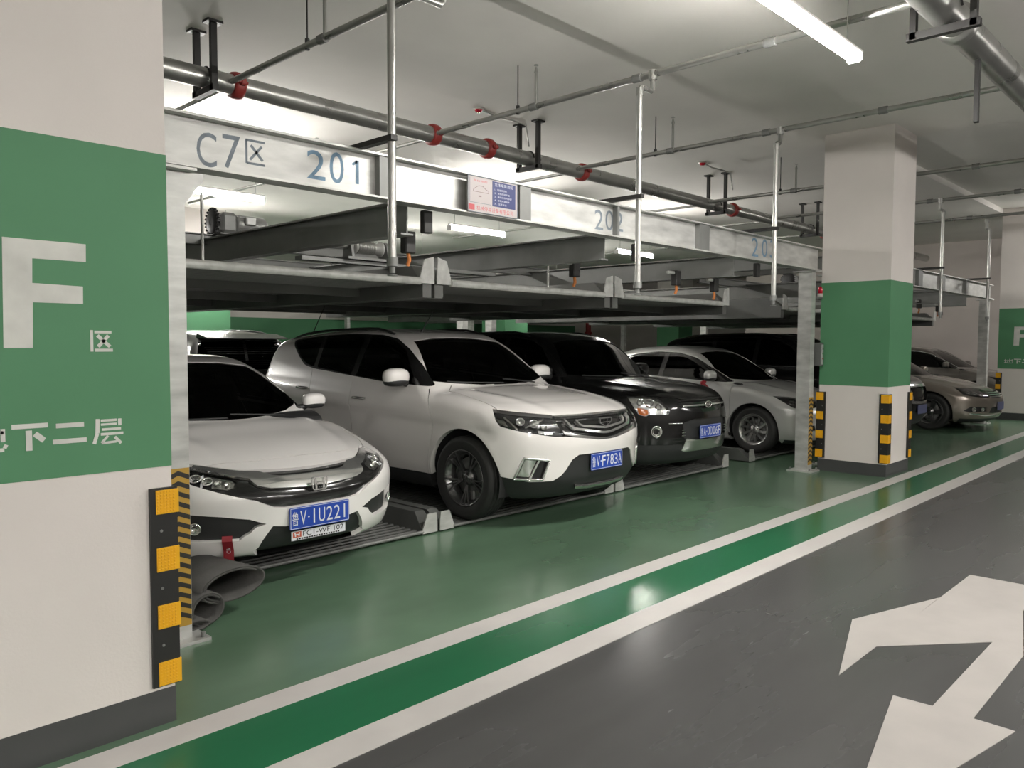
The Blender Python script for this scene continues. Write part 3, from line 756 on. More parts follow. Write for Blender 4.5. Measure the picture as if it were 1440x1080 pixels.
def F_sedan():
    lipz = [(-.2, .702), (.222, .702), (.49, .709), (.66, .716), (.86, .733), (1.06, .750), (1.13, .754)]
    low = [(1.12, .70), (1.005, .655), (.81, .617), (.625, .580), (.463, .546), (.39, .515), (.33, .493), (.25, .484), (-.2, .484)]
    lens = [(1.085, .725), (.955, .719), (.707, .689), (.652, .672), (.640, .636), (.70, .622), (.817, .637), (1.011, .662)]
    bar = [(-.2, .668), (.10, .668), (.33, .671), (.40, .679), (.46, .692), (.52, .703), (.66, .712), (.86, .729), (1.07, .746), (1.07, .733), (.86, .712), (.70, .69), (.56, .674), (.47, .632), (.37, .612), (.10, .598), (-.2, .596)]
    intake = [(1.02, .482), (.735, .461), (.525, .435), (.40, .396), (.479, .380), (.523, .347), (.573, .328), (.61, .305), (.891, .309), (1.02, .312)]
    lowc = [(-.2, .366), (.262, .366), (.352, .378), (.43, .30), (.475, .248), (.522, .222), (.52, .17), (-.2, .17)]
    return dict(arch=(.365, .365), wr=.325, rr=.225, style='ten', rim=M_RIML, wx0=1.12, depth=.05,
        pieces=[dict(name='grille_mask', frame='diag', poly=lipz+low, mat=M_TRIM, off=-.022, pred=lambda C: (C[:, 0] < 1.0) & (C[:, 2] > .4),
                     kids=[dict(name='chrome_bar', frame='diag', poly=bar, mat=M_CHROME, off=.002, skirt=.02), dict(name='light_strip', frame='diag', poly=thick_line([(.95, .705), (.93, .68), (.915, .645)], .014), mat=M_PLATEW, off=-.012), dict(name='reflector', frame='diag', poly=[(.86, .70), (.70, .682), (.665, .668), (.66, .642), (.70, .630), (.83, .645)], mat=M_REFL, off=-.026, skirt=.0), dict(name='headlight', frame='diag', poly=lens, mat=M_LAMPIN, off=-.03, skirt=.0)],
                     cover=False, discs=[('proj', .995, .690, .030), ('proj', .885, .676, .028), ('bowl', .79, .664, .024), ('bowl', .71, .656, .020)]),
                dict(name='lower_grille', frame='diag', poly=lowc, mat=M_PLAST, off=-.03, pred=lambda C: C[:, 0] < .6),
                dict(name='bumper_intake', frame='diag', poly=intake, mat=M_PLAST, off=-.035, discs=[('fog', .955, .392, .030)]),
                dict(name='lower_lip', frame='diag', poly=[(-.2, .10), (1.2, .10), (1.2, .195), (.56, .195), (.5, .17), (-.2, .17)], mat=M_PLAST, off=-.004, pred=lambda C: C[:, 0] < .6)],
        dlo=[(1.36, .965), (1.75, 1.165), (2.08, 1.30), (2.55, 1.35), (3.05, 1.325), (3.5, 1.225), (3.78, 1.09), (3.6, 1.055), (2.5, 1.005)], dlor=.05,
        panes=[[(1.50, .995), (1.76, 1.14), (2.10, 1.275), (2.42, 1.32), (2.44, 1.02)], [(2.52, 1.02), (2.50, 1.325), (3.02, 1.30), (3.36, 1.225), (3.36, 1.06)], [(3.42, 1.06), (3.42, 1.205), (3.66, 1.10), (3.58, 1.075)]],
        ws=[(-.02, .937), (.30, .948), (.52, .968), (.66, 1.0), (.735, 1.035), (.69, 1.10), (.60, 1.22), (.525, 1.315), (.3, 1.345), (-.02, 1.352)], wglass=M_GLASS,
        rg=[(-.02, 1.06), (.58, 1.05), (.46, 1.26), (-.02, 1.29)],
        seams=[('topa', [(.31, 0), (.315, .26), (.335, .42), (.40, .60), (.47, .67), (.62, .74), (.9, .775), (1.22, .80)]), ('side', [(1.28, .94), (1.28, .5), (1.34, .24)]), ('side', [(2.48, 1.0), (2.46, .6), (2.40, .24)])],
        seampred={'topa': lambda C: (C[:, 2] > .66), 'side': lambda C: np.abs(C[:, 1]) > .6},
        mirror=(1.50, 1.02), ms=.84, handles=[(2.22, .84), (3.25, .87)], plate=(.408, '鲁V1U221'), inside=1.95, wipers=True, extra=emblem_h)
def build_sedan(): return build_car('sedan', 'white sedan with blue plate 1U221 parked behind the left post', M_WHITE, F_sedan())

def emblem_shield(t, b):
    z = .838; x = front_x(b, 0, z)-.006; f = lambda a, c, h: (x-.004-h, -a, z+c)
    sh = [(-.085, .040), (.085, .040), (.075, -.005), (0, -.038), (-.075, -.005)]
    o = MB().prism(fillet(sh, .012), f, -.006, .010).obj('emblem', M_CHROME, t)
    mb = MB()
    for q in ([(-.072, .032), (-.03, .032), (-.03, .006), (-.068, .004)], [(-.022, .032), (.022, .032), (.022, .006), (-.022, .006)], [(.03, .032), (.072, .032), (.068, .004), (.03, .006)], [(-.06, -.004), (-.03, -.001), (-.03, -.016)], [(-.022, -.001), (.022, -.001), (.022, -.020), (0, -.028), (-.022, -.020)], [(.03, -.001), (.06, -.004), (.03, -.016)]): mb.prism(q, f, .008, .012)
    mb.obj('emblem_cells', M_TRIM, o)
    # whip aerials on the roof
    for x0, y0, l, dx, dy in ((3.95, .42, .34, -.16, -.08), (2.2, .22, .22, -.10, -.07)):
        z0 = top_z(b, x0, y0); MB().tube([(x0, y0, z0-.005), (x0, y0, z0+.012), (x0+dx*.1, y0+dy*.1, z0+.02), (x0+dx, y0+dy, z0+l)], [.018, .016, .006, .004], 6).obj('aerial', M_PLAST, t)
    # diagonal bars and frame of the fog lamp surround
    for sg in (1, -1):
        A = [(1.145, .405), (1.03, .583), (.735, .560), (.815, .402)]; pts = []
        for k in range(4):
            a0, z0 = A[k]; a1, z1 = A[(k+1) % 4]
            for i in range(6):
                u = i/6; p, n = diag_pt(b, a0+(a1-a0)*u, z0+(z1-z0)*u, sg); pts.append(p+n*.004)
        MB().tube(pts, .011, 6, closed=True).obj('fog_chrome_frame', M_CHROME, t)
        pts = []
        for i in range(7):
            u = i/6; p, n = diag_pt(b, .965+(.855-.965)*u, .41+(.565-.41)*u, sg); pts.append(p+n*.003)
        MB().tube(pts, .010, 6).obj('fog_chrome_bar', M_CHROME, t)
def F_suv():
    hl = [(1.395, .965), (1.357, .875), (1.308, .832), (1.048, .791), (.679, .750), (.55, .745), (.60, .83), (.66, .905), (.712, .922), (1.126, .948)]
    gr = [(-.2, .920), (.229, .918), (.45, .918), (.66, .915), (.60, .83), (.545, .760), (.49, .750), (.34, .730), (.12, .700), (-.2, .690)]
    bars = [thick_line([(-.05, .699), (.10, .706), (.33, .742), (.47, .770), (.515, .800), (.56, .85), (.585, .905)], .022), thick_line([(-.05, .752), (.055, .757), (.24, .787), (.375, .808), (.41, .835), (.435, .885)], .020),
            thick_line([(-.05, .796), (.02, .797), (.27, .823), (.305, .838), (.325, .876)], .018), thick_line([(-.05, .909), (.45, .911), (.56, .909)], .010)]
    clad = [(-.2, .590), (.38, .590), (.46, .555), (.54, .470), (.60, .425), (.70, .385), (.96, .383), (1.31, .423), (1.5, .43), (1.5, .1), (-.2, .1)]
    strip = thick_line([(-.2, .300), (.25, .302), (.42, .314)], .026)
    return dict(arch=(.425, .425), wr=.360, rr=.25, style='triple', rim=M_RIMD, wx0=1.18, ww=.225, wy=.125, depth=.05,
        pieces=[dict(name='headlight', frame='diag', poly=hl, mat=M_LAMPIN, off=-.035, cover=True, pred=lambda C: (C[:, 2] > .6) & (C[:, 0] < 1.3),
                     kids=[dict(name='light_strip', frame='diag', poly=thick_line([(1.27, .915), (1.19, .87), (1.11, .812)], .016), mat=M_REFL, off=-.018), dict(name='side_reflector', frame='diag', poly=[(1.36, .90), (1.33, .86), (1.22, .83), (1.26, .885)], mat=M_REFL, off=-.02),
                           dict(name='light_strip', frame='diag', poly=thick_line([(1.02, .83), (.90, .865), (.80, .90)], .014), mat=M_REFL, off=-.014), dict(name='lower_reflector', frame='diag', poly=[(.87, .808), (.70, .785), (.69, .765), (.86, .782)], mat=M_REFL, off=-.02)],
                     discs=[('proj', 1.075, .878, .030), ('proj', .915, .862, .032), ('bowl', .80, .835, .026)]),
                dict(name='grille', frame='fronta', poly=gr, mat=M_TRIM, off=-.035, pred=lambda C: (C[:, 0] < .6) & (C[:, 2] > .6), kids=[dict(name='chrome_bar', frame='fronta', poly=p, mat=M_CHROME, off=.0, skirt=.03) for p in bars]),
                dict(name='fog_surround', frame='diag', poly=[(1.145, .405), (1.03, .583), (.735, .560), (.815, .402)], mat=M_LAMPIN, off=-.03, pred=lambda C: C[:, 0] < .8, kids=[dict(name='fog_lamp', frame='diag', poly=[(1.11, .425), (1.02, .565), (.885, .552), (.97, .42)], mat=M_REFL, off=-.018)]),
                dict(name='lower_bumper', frame='diag', poly=clad, mat=M_PLAST, off=-.012, pred=lambda C: C[:, 0] < .56, kids=[dict(name='skid_strip', frame='diag', poly=strip, mat=M_REFL, off=.012)]),
                dict(name='sill_cladding', frame='side', poly=[(1.28, .1), (3.1, .1), (3.1, .34), (1.28, .345)], mat=M_PLAST, off=.004, pred=lambda C: np.abs(C[:, 1]) > .4)],
        dlo=[(1.37, 1.118), (1.60, 1.300), (1.83, 1.455), (2.05, 1.555), (2.30, 1.592), (2.8, 1.608), (3.4, 1.588), (3.93, 1.545), (3.86, 1.465), (3.68, 1.355), (3.50, 1.268), (3.30, 1.235), (2.0, 1.140)], dlor=.05,
        panes=[[(1.55, 1.135), (1.85, 1.44), (2.06, 1.535), (2.30, 1.575), (2.46, 1.582), (2.50, 1.185), (2.0, 1.155)], [(2.58, 1.19), (2.56, 1.585), (2.8, 1.592), (3.26, 1.578), (3.24, 1.25)], [(3.31, 1.255), (3.33, 1.575), (3.86, 1.53), (3.80, 1.45), (3.64, 1.35), (3.48, 1.285)]],
        ws=[(-.02, 1.118), (.3, 1.122), (.55, 1.138), (.76, 1.165), (.70, 1.28), (.62, 1.43), (.565, 1.53), (.3, 1.56), (-.02, 1.568)],
        rg=[(-.02, 1.18), (.66, 1.18), (.6, 1.42), (-.02, 1.45)],
        seams=[('topa', [(.10, .0), (.12, .40), (.16, .52), (.33, .70), (.518, .812), (.622, .794), (1.25, .70), (1.33, .60)]), ('side', [(1.40, 1.10), (1.30, .95), (1.24, .80), (1.30, .5), (1.32, .35)]), ('side', [(2.52, 1.18), (2.50, .8), (2.42, .35)]), ('side', [(3.32, 1.25), (3.22, .9), (3.08, .72)])],
        seampred={'topa': lambda C: C[:, 2] > .88, 'side': lambda C: np.abs(C[:, 1]) > .55},
        mirror=(1.66, 1.20), ms=1.08, handles=[(2.34, .972), (3.40, 1.03)], hm=M_CHROME, plate=(.515, '鲁VF783A'), inside=2.0, wipers=True, rails=(2.15, 4.0, .60), railm=M_PLAST, extra=emblem_shield)
def build_suv(): return build_car('suv', 'white SUV with chrome nested grille bars and roof rails', M_WHITE2, F_suv())

def emblem_oval(t, b):
    z = .850; x = front_x(b, 0, z)-.004; f = lambda a, c, h: (x-.01-h, -a, z+c)
    E = [(.062*math.cos(2*math.pi*i/24), .034*math.sin(2*math.pi*i/24)) for i in range(24)]
    o = MB().prism(E, f, -.01, .004).obj('emblem', M_TRIM, t)
    MB().tube([f(a, c, .004) for a, c in E], .006, 6, closed=True).obj('emblem_ring', M_CHROME, o)
    mb = MB(); put_text(mb, 'KIA', lambda a, c, h: f(a, c, .0052), (-.038, -.014, .038, .014)); mb.obj('emblem_letters', M_CHROME, o)
    for sg in (1, -1):   # chrome bar either side of the badge, and small bright reflectors in the bumper
        MB().tube([(front_x(b, y, .846)-.006, sg*y, .846) for y in (.08, .16, .25, .34, .43)], .012, 8).obj('grille_bar', M_CHROME, t)
        p, n = diag_pt(b, .50, .565, sg)
        for dz in (.03, 0, -.03): MB().tube([p+n*.002+Vector((0, -.03, dz)), p+n*.008+Vector((0, 0, dz)), p+n*.002+Vector((0, .03, dz))], .008, 6).obj('bumper_slat', M_REFL, t)
        pts = [diag_pt(b, a, .668, sg) for a in (.52, .58, .66, .74)]
        MB().tube([p+n*.004 for p, n in pts], .006, 6).obj('bumper_strip', M_CHROME, t)
def F_black():
    hl = [(1.36, .970), (1.064, .968), (.93, .945), (.862, .921), (.79, .87), (.734, .819), (.73, .768), (1.045, .762), (1.092, .745), (1.194, .763), (1.27, .85)]
    return dict(arch=(.425, .425), wr=.355, rr=.225, style='five', rim=M_RIMD, wx0=1.12, depth=.05,
        pieces=[dict(name='headlight', frame='diag', poly=hl, r=.02, mat=M_REFL, off=-.03, cover=True, pred=lambda C: (C[:, 2] > .6) & (C[:, 0] < 1.2), kids=[dict(name='amber_indicator', frame='diag', poly=[(1.215, .838), (1.056, .815), (1.045, .768), (1.10, .750), (1.19, .768)], r=.015, mat=M_AMBER, off=-.015)], discs=[('proj', 1.02, .89, .04), ('bowl', .88, .85, .035), ('proj', 1.16, .90, .032)]),
                dict(name='grille', frame='fronta', poly=[(-.2, .895), (.42, .900), (.50, .86), (.44, .80), (.2, .775), (-.2, .77)], r=.02, mat=M_TRIM, off=-.02, pred=lambda C: C[:, 0] < .4),
                dict(name='skid_plate', frame='fronta', poly=[(-.2, .475), (.24, .480), (.40, .503), (.437, .376), (.40, .36), (-.2, .36)], mat=M_REFL, off=.006, skirt=.02, pred=lambda C: C[:, 0] < .4),
                dict(name='lower_grille', frame='fronta', poly=[(-.2, .70), (.285, .708), (.44, .674), (.435, .508), (.24, .486), (-.2, .48)], r=.02, mat=M_PLAST, off=-.02, pred=lambda C: C[:, 0] < .4),
                dict(name='fog_recess', frame='diag', poly=circle(.925, .585, .075, 16), mat=M_TRIM, off=-.02, pred=lambda C: C[:, 0] < .6, discs=[('fog', .925, .585, .052)]),
                dict(name='lower_cladding', frame='diag', poly=[(.52, .44), (1.4, .44), (1.4, .1), (-.2, .1), (-.2, .355), (.46, .355)], mat=M_PLAST, off=.002, pred=lambda C: C[:, 0] < .56)],
        dlo=[(1.36, 1.125), (1.60, 1.32), (1.80, 1.475), (2.0, 1.565), (2.4, 1.600), (3.2, 1.59), (3.80, 1.545), (3.88, 1.45), (3.84, 1.26), (3.4, 1.185), (2.2, 1.14)], dlor=.05,
        panes=[[(1.52, 1.14), (1.83, 1.46), (2.02, 1.545), (2.38, 1.58), (2.40, 1.165)], [(2.48, 1.17), (2.46, 1.58), (3.12, 1.57), (3.12, 1.19)], [(3.2, 1.20), (3.2, 1.565), (3.76, 1.52), (3.80, 1.29)]],
        ws=[(-.02, 1.112), (.3, 1.116), (.55, 1.130), (.77, 1.155), (.72, 1.28), (.64, 1.43), (.58, 1.52), (.3, 1.548), (-.02, 1.556)],
        seams=[('topa', [(.08, .0), (.11, .38), (.22, .58), (.45, .74), (.8, .80), (1.25, .82)]), ('side', [(1.36, 1.08), (1.28, .8), (1.30, .35)]), ('side', [(2.44, 1.15), (2.42, .8), (2.36, .35)])],
        seampred={'topa': lambda C: C[:, 2] > .9, 'side': lambda C: np.abs(C[:, 1]) > .55},
        mirror=(1.58, 1.18), ms=1.05, handles=[(2.25, .95)], plate=(.562, '鲁A0D06F'), inside=1.9, wipers=True, rails=(2.1, 3.9, .62), extra=emblem_oval)
def build_black(): return build_car('black', 'black SUV with amber indicators beside the white SUV', M_BLACKP, F_black())

def ribbon(t, b):
    p = Vector((1.60, side_y(b, 1.6, .95)+.16, .985)); mb = MB(); 
    mb.tube([p+Vector((.0, 0, 0)), p+Vector((.02, .01, -.05)), p+Vector((-.03, 0, -.10)), p+Vector((.02, -.01, -.13))], [.02, .026, .03, .012], 8)
    mb.tube([p, p+Vector((.05, .01, -.03)), p+Vector((.07, .0, -.08))], [.02, .026, .01], 8); mb.obj('red_ribbon', mat('ribbon_red', (.30, .01, .02), .6), t)
def F_silver(far=False):
    return dict(arch=(.375, .375), wr=.325, rr=.225, style='ten', rim=M_RIML, wx0=1.12, depth=.04,
        pieces=[dict(name='headlight', frame='diag', poly=[(1.47, .800), (1.28, .795), (1.05, .782), (.80, .758), (.62, .735), (.60, .690), (.72, .660), (1.05, .630), (1.20, .66)], mat=M_LAMPIN, off=-.025, cover=True, pred=lambda C: C[:, 0] < 1.1, kids=[dict(name='light_strip', frame='diag', poly=[(1.2, .77), (.95, .757), (.90, .742), (1.15, .75)], mat=M_REFL, off=-.012)], discs=[('proj', 1.18, .725, .030), ('proj', 1.04, .705, .032), ('bowl', .90, .70, .026), ('bowl', .76, .70, .022)]),
                dict(name='grille', frame='fronta', poly=[(-.2, .730), (.38, .735), (.46, .72), (.38, .60), (-.2, .57)], r=.02, mat=M_TRIM, off=-.03, pred=lambda C: C[:, 0] < .4, kids=[dict(name='chrome_bar', frame='fronta', poly=thick_line([(-.1, zz), (.40, zz+.01)], .016), mat=M_CHROME, off=0.0) for zz in (.615, .65, .69)]),
                dict(name='lower_grille', frame='fronta', poly=[(-.2, .42), (.36, .42), (.45, .28), (-.2, .27)], r=.03, mat=M_PLAST, off=-.03, pred=lambda C: C[:, 0] < .4),
                dict(name='fog_recess', frame='diag', poly=[(1.10, .345), (1.03, .425), (.78, .42), (.74, .35)], mat=M_PLAST, off=-.02, pred=lambda C: C[:, 0] < .8, discs=[('fog', .9, .385, .026)]),
                dict(name='lower_lip', frame='diag', poly=[(-.2, .1), (1.3, .1), (1.3, .215), (-.2, .215)], mat=M_PLAST, off=-.003, pred=lambda C: C[:, 0] < .56)],
        dlo=[(1.30, .960), (1.50, 1.080), (1.93, 1.300), (2.24, 1.372), (2.6, 1.388), (3.02, 1.345), (3.40, 1.24), (3.70, 1.10), (3.5, 1.055), (2.4, 1.005)], dlor=.05, chrome_dlo=True,
        panes=[[(1.46, .985), (1.60, 1.10), (1.96, 1.285), (2.24, 1.352), (2.42, 1.358), (2.44, 1.025)], [(2.52, 1.03), (2.50, 1.36), (2.62, 1.368), (3.0, 1.325), (3.28, 1.24), (3.28, 1.06)], [(3.34, 1.06), (3.34, 1.22), (3.60, 1.105), (3.5, 1.075)]],
        ws=[(-.02, .975), (.30, .985), (.62, 1.003), (.775, 1.025), (.70, 1.12), (.60, 1.26), (.53, 1.365), (.3, 1.395), (-.02, 1.402)],
        seams=[('topa', [(.16, 0), (.20, .38), (.40, .62), (.8, .76), (1.24, .80)]), ('side', [(1.28, .96), (1.28, .5), (1.34, .24)]), ('side', [(2.48, 1.02), (2.46, .6), (2.40, .24)])],
        seampred={'topa': lambda C: C[:, 2] > .7, 'side': lambda C: np.abs(C[:, 1]) > .6},
        mirror=(1.56, 1.055), handles=[(2.22, .86), (3.22, .89)], plate=(.47, '鲁VB206K') if False else None, inside=1.95, extra=None if far else ribbon)
def build_silver(): return build_car('silver', 'silver sedan with red ribbon on its mirror behind the right post', M_SILVERP, F_silver())
def build_farsedan(): return build_car('farsedan', 'grey brown sedan far behind the bronze car, by the far wall', M_FARP, F_silver(True), g=.04)
def F_bronze():
    return dict(arch=(.385, .385), wr=.335, rr=.235, style='five', rim=M_RIMD, wx0=1.15, depth=.04,
        pieces=[dict(name='headlight', frame='diag', poly=[(1.33, .775), (1.0, .775), (.70, .765), (.55, .745), (.50, .70), (.52, .62), (.60, .60), (1.0, .625), (1.25, .66)], mat=M_LAMPIN, off=-.025, cover=True, pred=lambda C: C[:, 0] < 1.1, kids=[dict(name='light_strip', frame='diag', poly=thick_line([(.98, .745), (.86, .70), (.80, .64)], .022), mat=M_REFL, off=-.01)], discs=[('proj', 1.08, .705, .034), ('proj', .92, .69, .034), ('bowl', .70, .69, .036)]),
                dict(name='grille', frame='fronta', poly=[(-.2, .700), (.30, .705), (.46, .715), (.42, .60), (-.2, .59)], r=.015, mat=M_TRIM, off=-.025, pred=lambda C: C[:, 0] < .4, kids=[dict(name='chrome_bar', frame='fronta', poly=thick_line([(-.1, zz), (.43, zz+.008)], .018), mat=M_CHROME, off=.0) for zz in (.612, .645, .678)]),
                dict(name='lower_grille', frame='fronta', poly=[(-.2, .43), (.40, .43), (.46, .33), (-.2, .32)], r=.02, mat=M_PLAST, off=-.025, pred=lambda C: C[:, 0] < .4),
                dict(name='fog_recess', frame='diag', poly=[(1.25, .375), (1.08, .452), (.62, .435), (.62, .36), (1.1, .355)], mat=M_PLAST, off=-.025, pred=lambda C: C[:, 0] < .8, discs=[('fog', 1.0, .40, .030), ('fog', .76, .398, .026)]),
                dict(name='chrome_lip', frame='diag', poly=thick_line([(-.2, .278), (.66, .290), (.89, .315), (1.1, .325)], .024), mat=M_CHROME, off=.006, skirt=.02, pred=lambda C: C[:, 0] < .56),
                dict(name='lower_lip', frame='diag', poly=[(-.2, .1), (1.3, .1), (1.3, .235), (-.2, .235)], mat=M_PLAST, off=-.003, pred=lambda C: C[:, 0] < .56)],
        dlo=[(1.36, .975), (1.75, 1.165), (2.08, 1.30), (2.55, 1.35), (3.05, 1.325), (3.5, 1.225), (3.78, 1.09), (3.6, 1.055), (2.5, 1.005)], dlor=.05, chrome_dlo=True,
        panes=[[(1.50, 1.0), (1.76, 1.14), (2.10, 1.275), (2.42, 1.32), (2.44, 1.02)], [(2.52, 1.02), (2.50, 1.325), (3.02, 1.30), (3.50, 1.18), (3.60, 1.075)]],
        ws=[(-.02, .945), (.30, .955), (.62, .975), (.785, .995), (.71, 1.08), (.61, 1.22), (.535, 1.315), (.3, 1.345), (-.02, 1.352)],
        seams=[('topa', [(.13, 0), (.20, .40), (.42, .66), (.8, .78), (1.24, .82)]), ('side', [(1.28, .94), (1.28, .5), (1.34, .24)])],
        seampred={'topa': lambda C: C[:, 2] > .6, 'side': lambda C: np.abs(C[:, 1]) > .6},
        mirror=(1.58, 1.03), handles=[(2.22, .84)], plate=(.445, '鲁V00000') if False else None, inside=1.95, extra=lambda t, b: blank_plate(t, b, .445))
def blank_plate(t, b, z):
    x = front_x(b, 0, z)-.012; f = lambda a, c, h: (x-h, -a, z+c)
    MB().prism(fillet([(-.22, -.07), (.22, -.07), (.22, .07), (-.22, .07)], .012, 3), f, -.006, 0).obj('licence_plate', mat('plate_blue_far', (.10, .11, .22), .4), t)
def build_bronze(): return build_car('bronze', 'bronze sedan with chrome bumper lip beyond the middle column', M_BRONZEP, F_bronze())
def F_darksuv():
    return dict(arch=(.425, .425), wr=.36, rr=.225, style='five', rim=M_RIMD, wx0=1.15, depth=.04,
        pieces=[dict(name='grille_frame', frame='fronta', poly=[(-.2, .90), (.40, .90), (.46, .85), (.36, .60), (-.2, .58)], r=.02, mat=M_CHROME, off=.0, pred=lambda C: C[:, 0] < .4, kids=[dict(name='grille', frame='fronta', poly=[(-.2, .86), (.36, .86), (.38, .83), (.31, .64), (-.2, .62)], r=.02, mat=M_TRIM, off=-.03, skirt=0.0)]),
                dict(name='headlight', frame='diag', poly=[(1.2, .93), (.7, .90), (.62, .86), (.66, .78), (1.0, .79), (1.15, .83)], mat=M_REFL, off=-.02, cover=True, pred=lambda C: C[:, 0] < 1.1),
                dict(name='lower_bumper', frame='diag', poly=[(-.2, .1), (1.3, .1), (1.3, .42), (.6, .46), (-.2, .46)], mat=M_PLAST, off=-.006, pred=lambda C: C[:, 0] < .56)],
        dlo=[(1.40, 1.145), (1.62, 1.34), (1.85, 1.52), (2.1, 1.62), (2.5, 1.665), (3.4, 1.66), (4.15, 1.61), (4.2, 1.5), (4.12, 1.27), (3.6, 1.195), (2.2, 1.16)], dlor=.05,
        panes=[[(1.56, 1.16), (1.88, 1.50), (2.12, 1.60), (2.44, 1.64), (2.46, 1.185)], [(2.54, 1.19), (2.52, 1.645), (3.3, 1.64), (3.3, 1.205)], [(3.38, 1.21), (3.38, 1.635), (4.08, 1.59), (4.08, 1.30)]],
        ws=[(-.02, 1.14), (.3, 1.145), (.55, 1.158), (.77, 1.185), (.73, 1.3), (.65, 1.47), (.59, 1.59), (.3, 1.62), (-.02, 1.628)],
        rg=[(-.02, 1.16), (.72, 1.16), (.62, 1.55), (-.02, 1.57)],
        mirror=(1.6, 1.20), rails=(2.1, 4.1, .62), extra=lambda t, b: blank_plate(t, b, .50), inside=2.0)
def build_darksuv(): return build_car('darksuv', 'black SUV with chrome grille frame beside the silver sedan', M_BLACKP, F_darksuv(), g=.035)
def hatch_extra(t, b):
    for sg in (1, -1):
        MB().box((b.L-.11, sg*.72, 1.02), (.08, .16, .22), bev=.02).obj('tail_light', M_ORNG, t)
    MB().prism(fillet([(4.30, 1.665), (4.62, 1.60), (4.64, 1.585), (4.30, 1.60)], .01), lambda a, c, h: (a, h, c), -.60, .60).obj('roof_spoiler', M_TRIM, t)
    mb = MB()
    for i in range(9): mb.tube([(4.55+.016*i-.01, y*.6*(1-.02*i), 1.47-.03*i) for y in (-1, -.5, 0, .5, 1)], .004, 4)
    mb.obj('demister_lines', M_GAP, t)
def F_hatch():
    F = F_darksuv(); F['extra'] = hatch_extra; F['inside'] = None; return F
def build_hatch(): return build_car('hatch', 'dark hatchback seen from behind, above the white sedan', M_GREYP, F_hatch(), g=.04)
CAR_BUILD = dict(sedan=build_sedan, suv=build_suv, black=build_black, silver=build_silver, darksuv=build_darksuv, bronze=build_bronze, farsedan=build_farsedan, hatch=build_hatch)
# ------------------------------------------------------------------ materials of the hall
M_WALL = mat('wall_paint', (0.70, 0.655, 0.62), 0.75, var=0.05, scale=1.6, bump=0.08, bscale=90)
M_PINK = mat('far_wall_paint', (0.62, 0.56, 0.53), 0.8, var=0.05, scale=1.2)
M_CEIL = mat('ceiling_paint', (0.80, 0.775, 0.735), 0.85, var=0.06, scale=0.9, bump=0.06, bscale=40)
M_GREEN = mat('green_wall_paint', (0.078, 0.235, 0.115), 0.6, var=0.06, scale=2.0, bump=0.05, bscale=90)
M_BASE = mat('grey_base_paint', (0.058, 0.060, 0.060), 0.45, var=0.1, scale=3)
M_STENCIL = mat('stencil_white', (0.62, 0.62, 0.58), 0.7, var=0.12, scale=9)
M_FLOOR = mat('grey_floor_coating', (0.070, 0.070, 0.069), 0.27, var=0.14, scale=1.6, rvar=0.012, stretch=(0.35, 1.6, 1))
M_BAY = mat('green_bay_coating', (0.10, 0.172, 0.11), 0.24, var=0.30, scale=0.9, rvar=0.015, stretch=(0.6, 1.1, 1))
M_STRIP = mat('green_strip_paint', (0.020, 0.135, 0.060), 0.22, var=0.14, scale=1.5, rvar=0.012, stretch=(0.3, 1.5, 1))
M_LINE = mat('line_paint', (0.54, 0.515, 0.495), 0.42, var=0.07, scale=5, rvar=0.08)
M_RUBBER = mat('black_rubber', (0.014, 0.014, 0.013), 0.5, var=0.15, scale=8)
M_YEL = mat('yellow_reflector', (0.80, 0.42, 0.015), 0.35)
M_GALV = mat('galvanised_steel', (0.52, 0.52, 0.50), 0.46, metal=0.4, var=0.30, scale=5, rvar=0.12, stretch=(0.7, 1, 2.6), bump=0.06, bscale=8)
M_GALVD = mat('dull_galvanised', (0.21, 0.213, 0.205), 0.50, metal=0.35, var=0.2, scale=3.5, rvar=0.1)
M_PIPE = mat('galvanised_pipe', (0.42, 0.42, 0.40), 0.32, metal=0.8, var=0.15, scale=4, rvar=0.08)
M_RED = mat('red_paint', (0.35, 0.02, 0.02), 0.4)
M_BLACK = mat('black_paint', (0.016, 0.015, 0.014), 0.55, var=0.2, scale=10)
M_BLUEINK = mat('blue_stencil_ink', (0.15, 0.255, 0.36), 0.6, var=0.25, scale=20)
M_GREYINK = mat('grey_stencil_ink', (0.16, 0.19, 0.22), 0.6, var=0.25, scale=20)
M_LAMP = mat('lamp_tube', (0.9, 0.9, 0.9), 0.4, emit=(1.0, 0.97, 0.92), es=LAMP_W)
M_LAMPB = mat('lamp_housing', (0.75, 0.75, 0.73), 0.4)

# ------------------------------------------------------------------ floor, ceiling, walls
XA, XB, YA, YB, ZC = -9.0, 30.0, -13.0, 24.5, 4.32
def zc(x, y): return (4.05 if y < 4.09 else 4.14) if x < 10.37 else (ZC if y < 4.09 else 4.22)   # ceiling height over a floor point
floor = MB().box(((XA+XB)/2, (YA+YB)/2, -0.1), (XB-XA, YB-YA, 0.2)).obj('floor', M_FLOOR, kind='structure')
def decal(name, m, x0, x1, y0, y1, h=0.003):
    return MB().box(((x0+x1)/2, (y0+y1)/2, h/2), (x1-x0, y1-y0, h)).obj(name, m, floor)
decal('bay_coating', M_BAY, XA, XB, 3.13, YB, 0.002)
decal('lane_line', M_LINE, XA, XB, 2.977, 3.128, 0.004)
decal('green_strip', M_STRIP, XA, XB, 2.587, 2.977, 0.003)
decal('lane_line', M_LINE, XA, XB, 2.418, 2.587, 0.004)
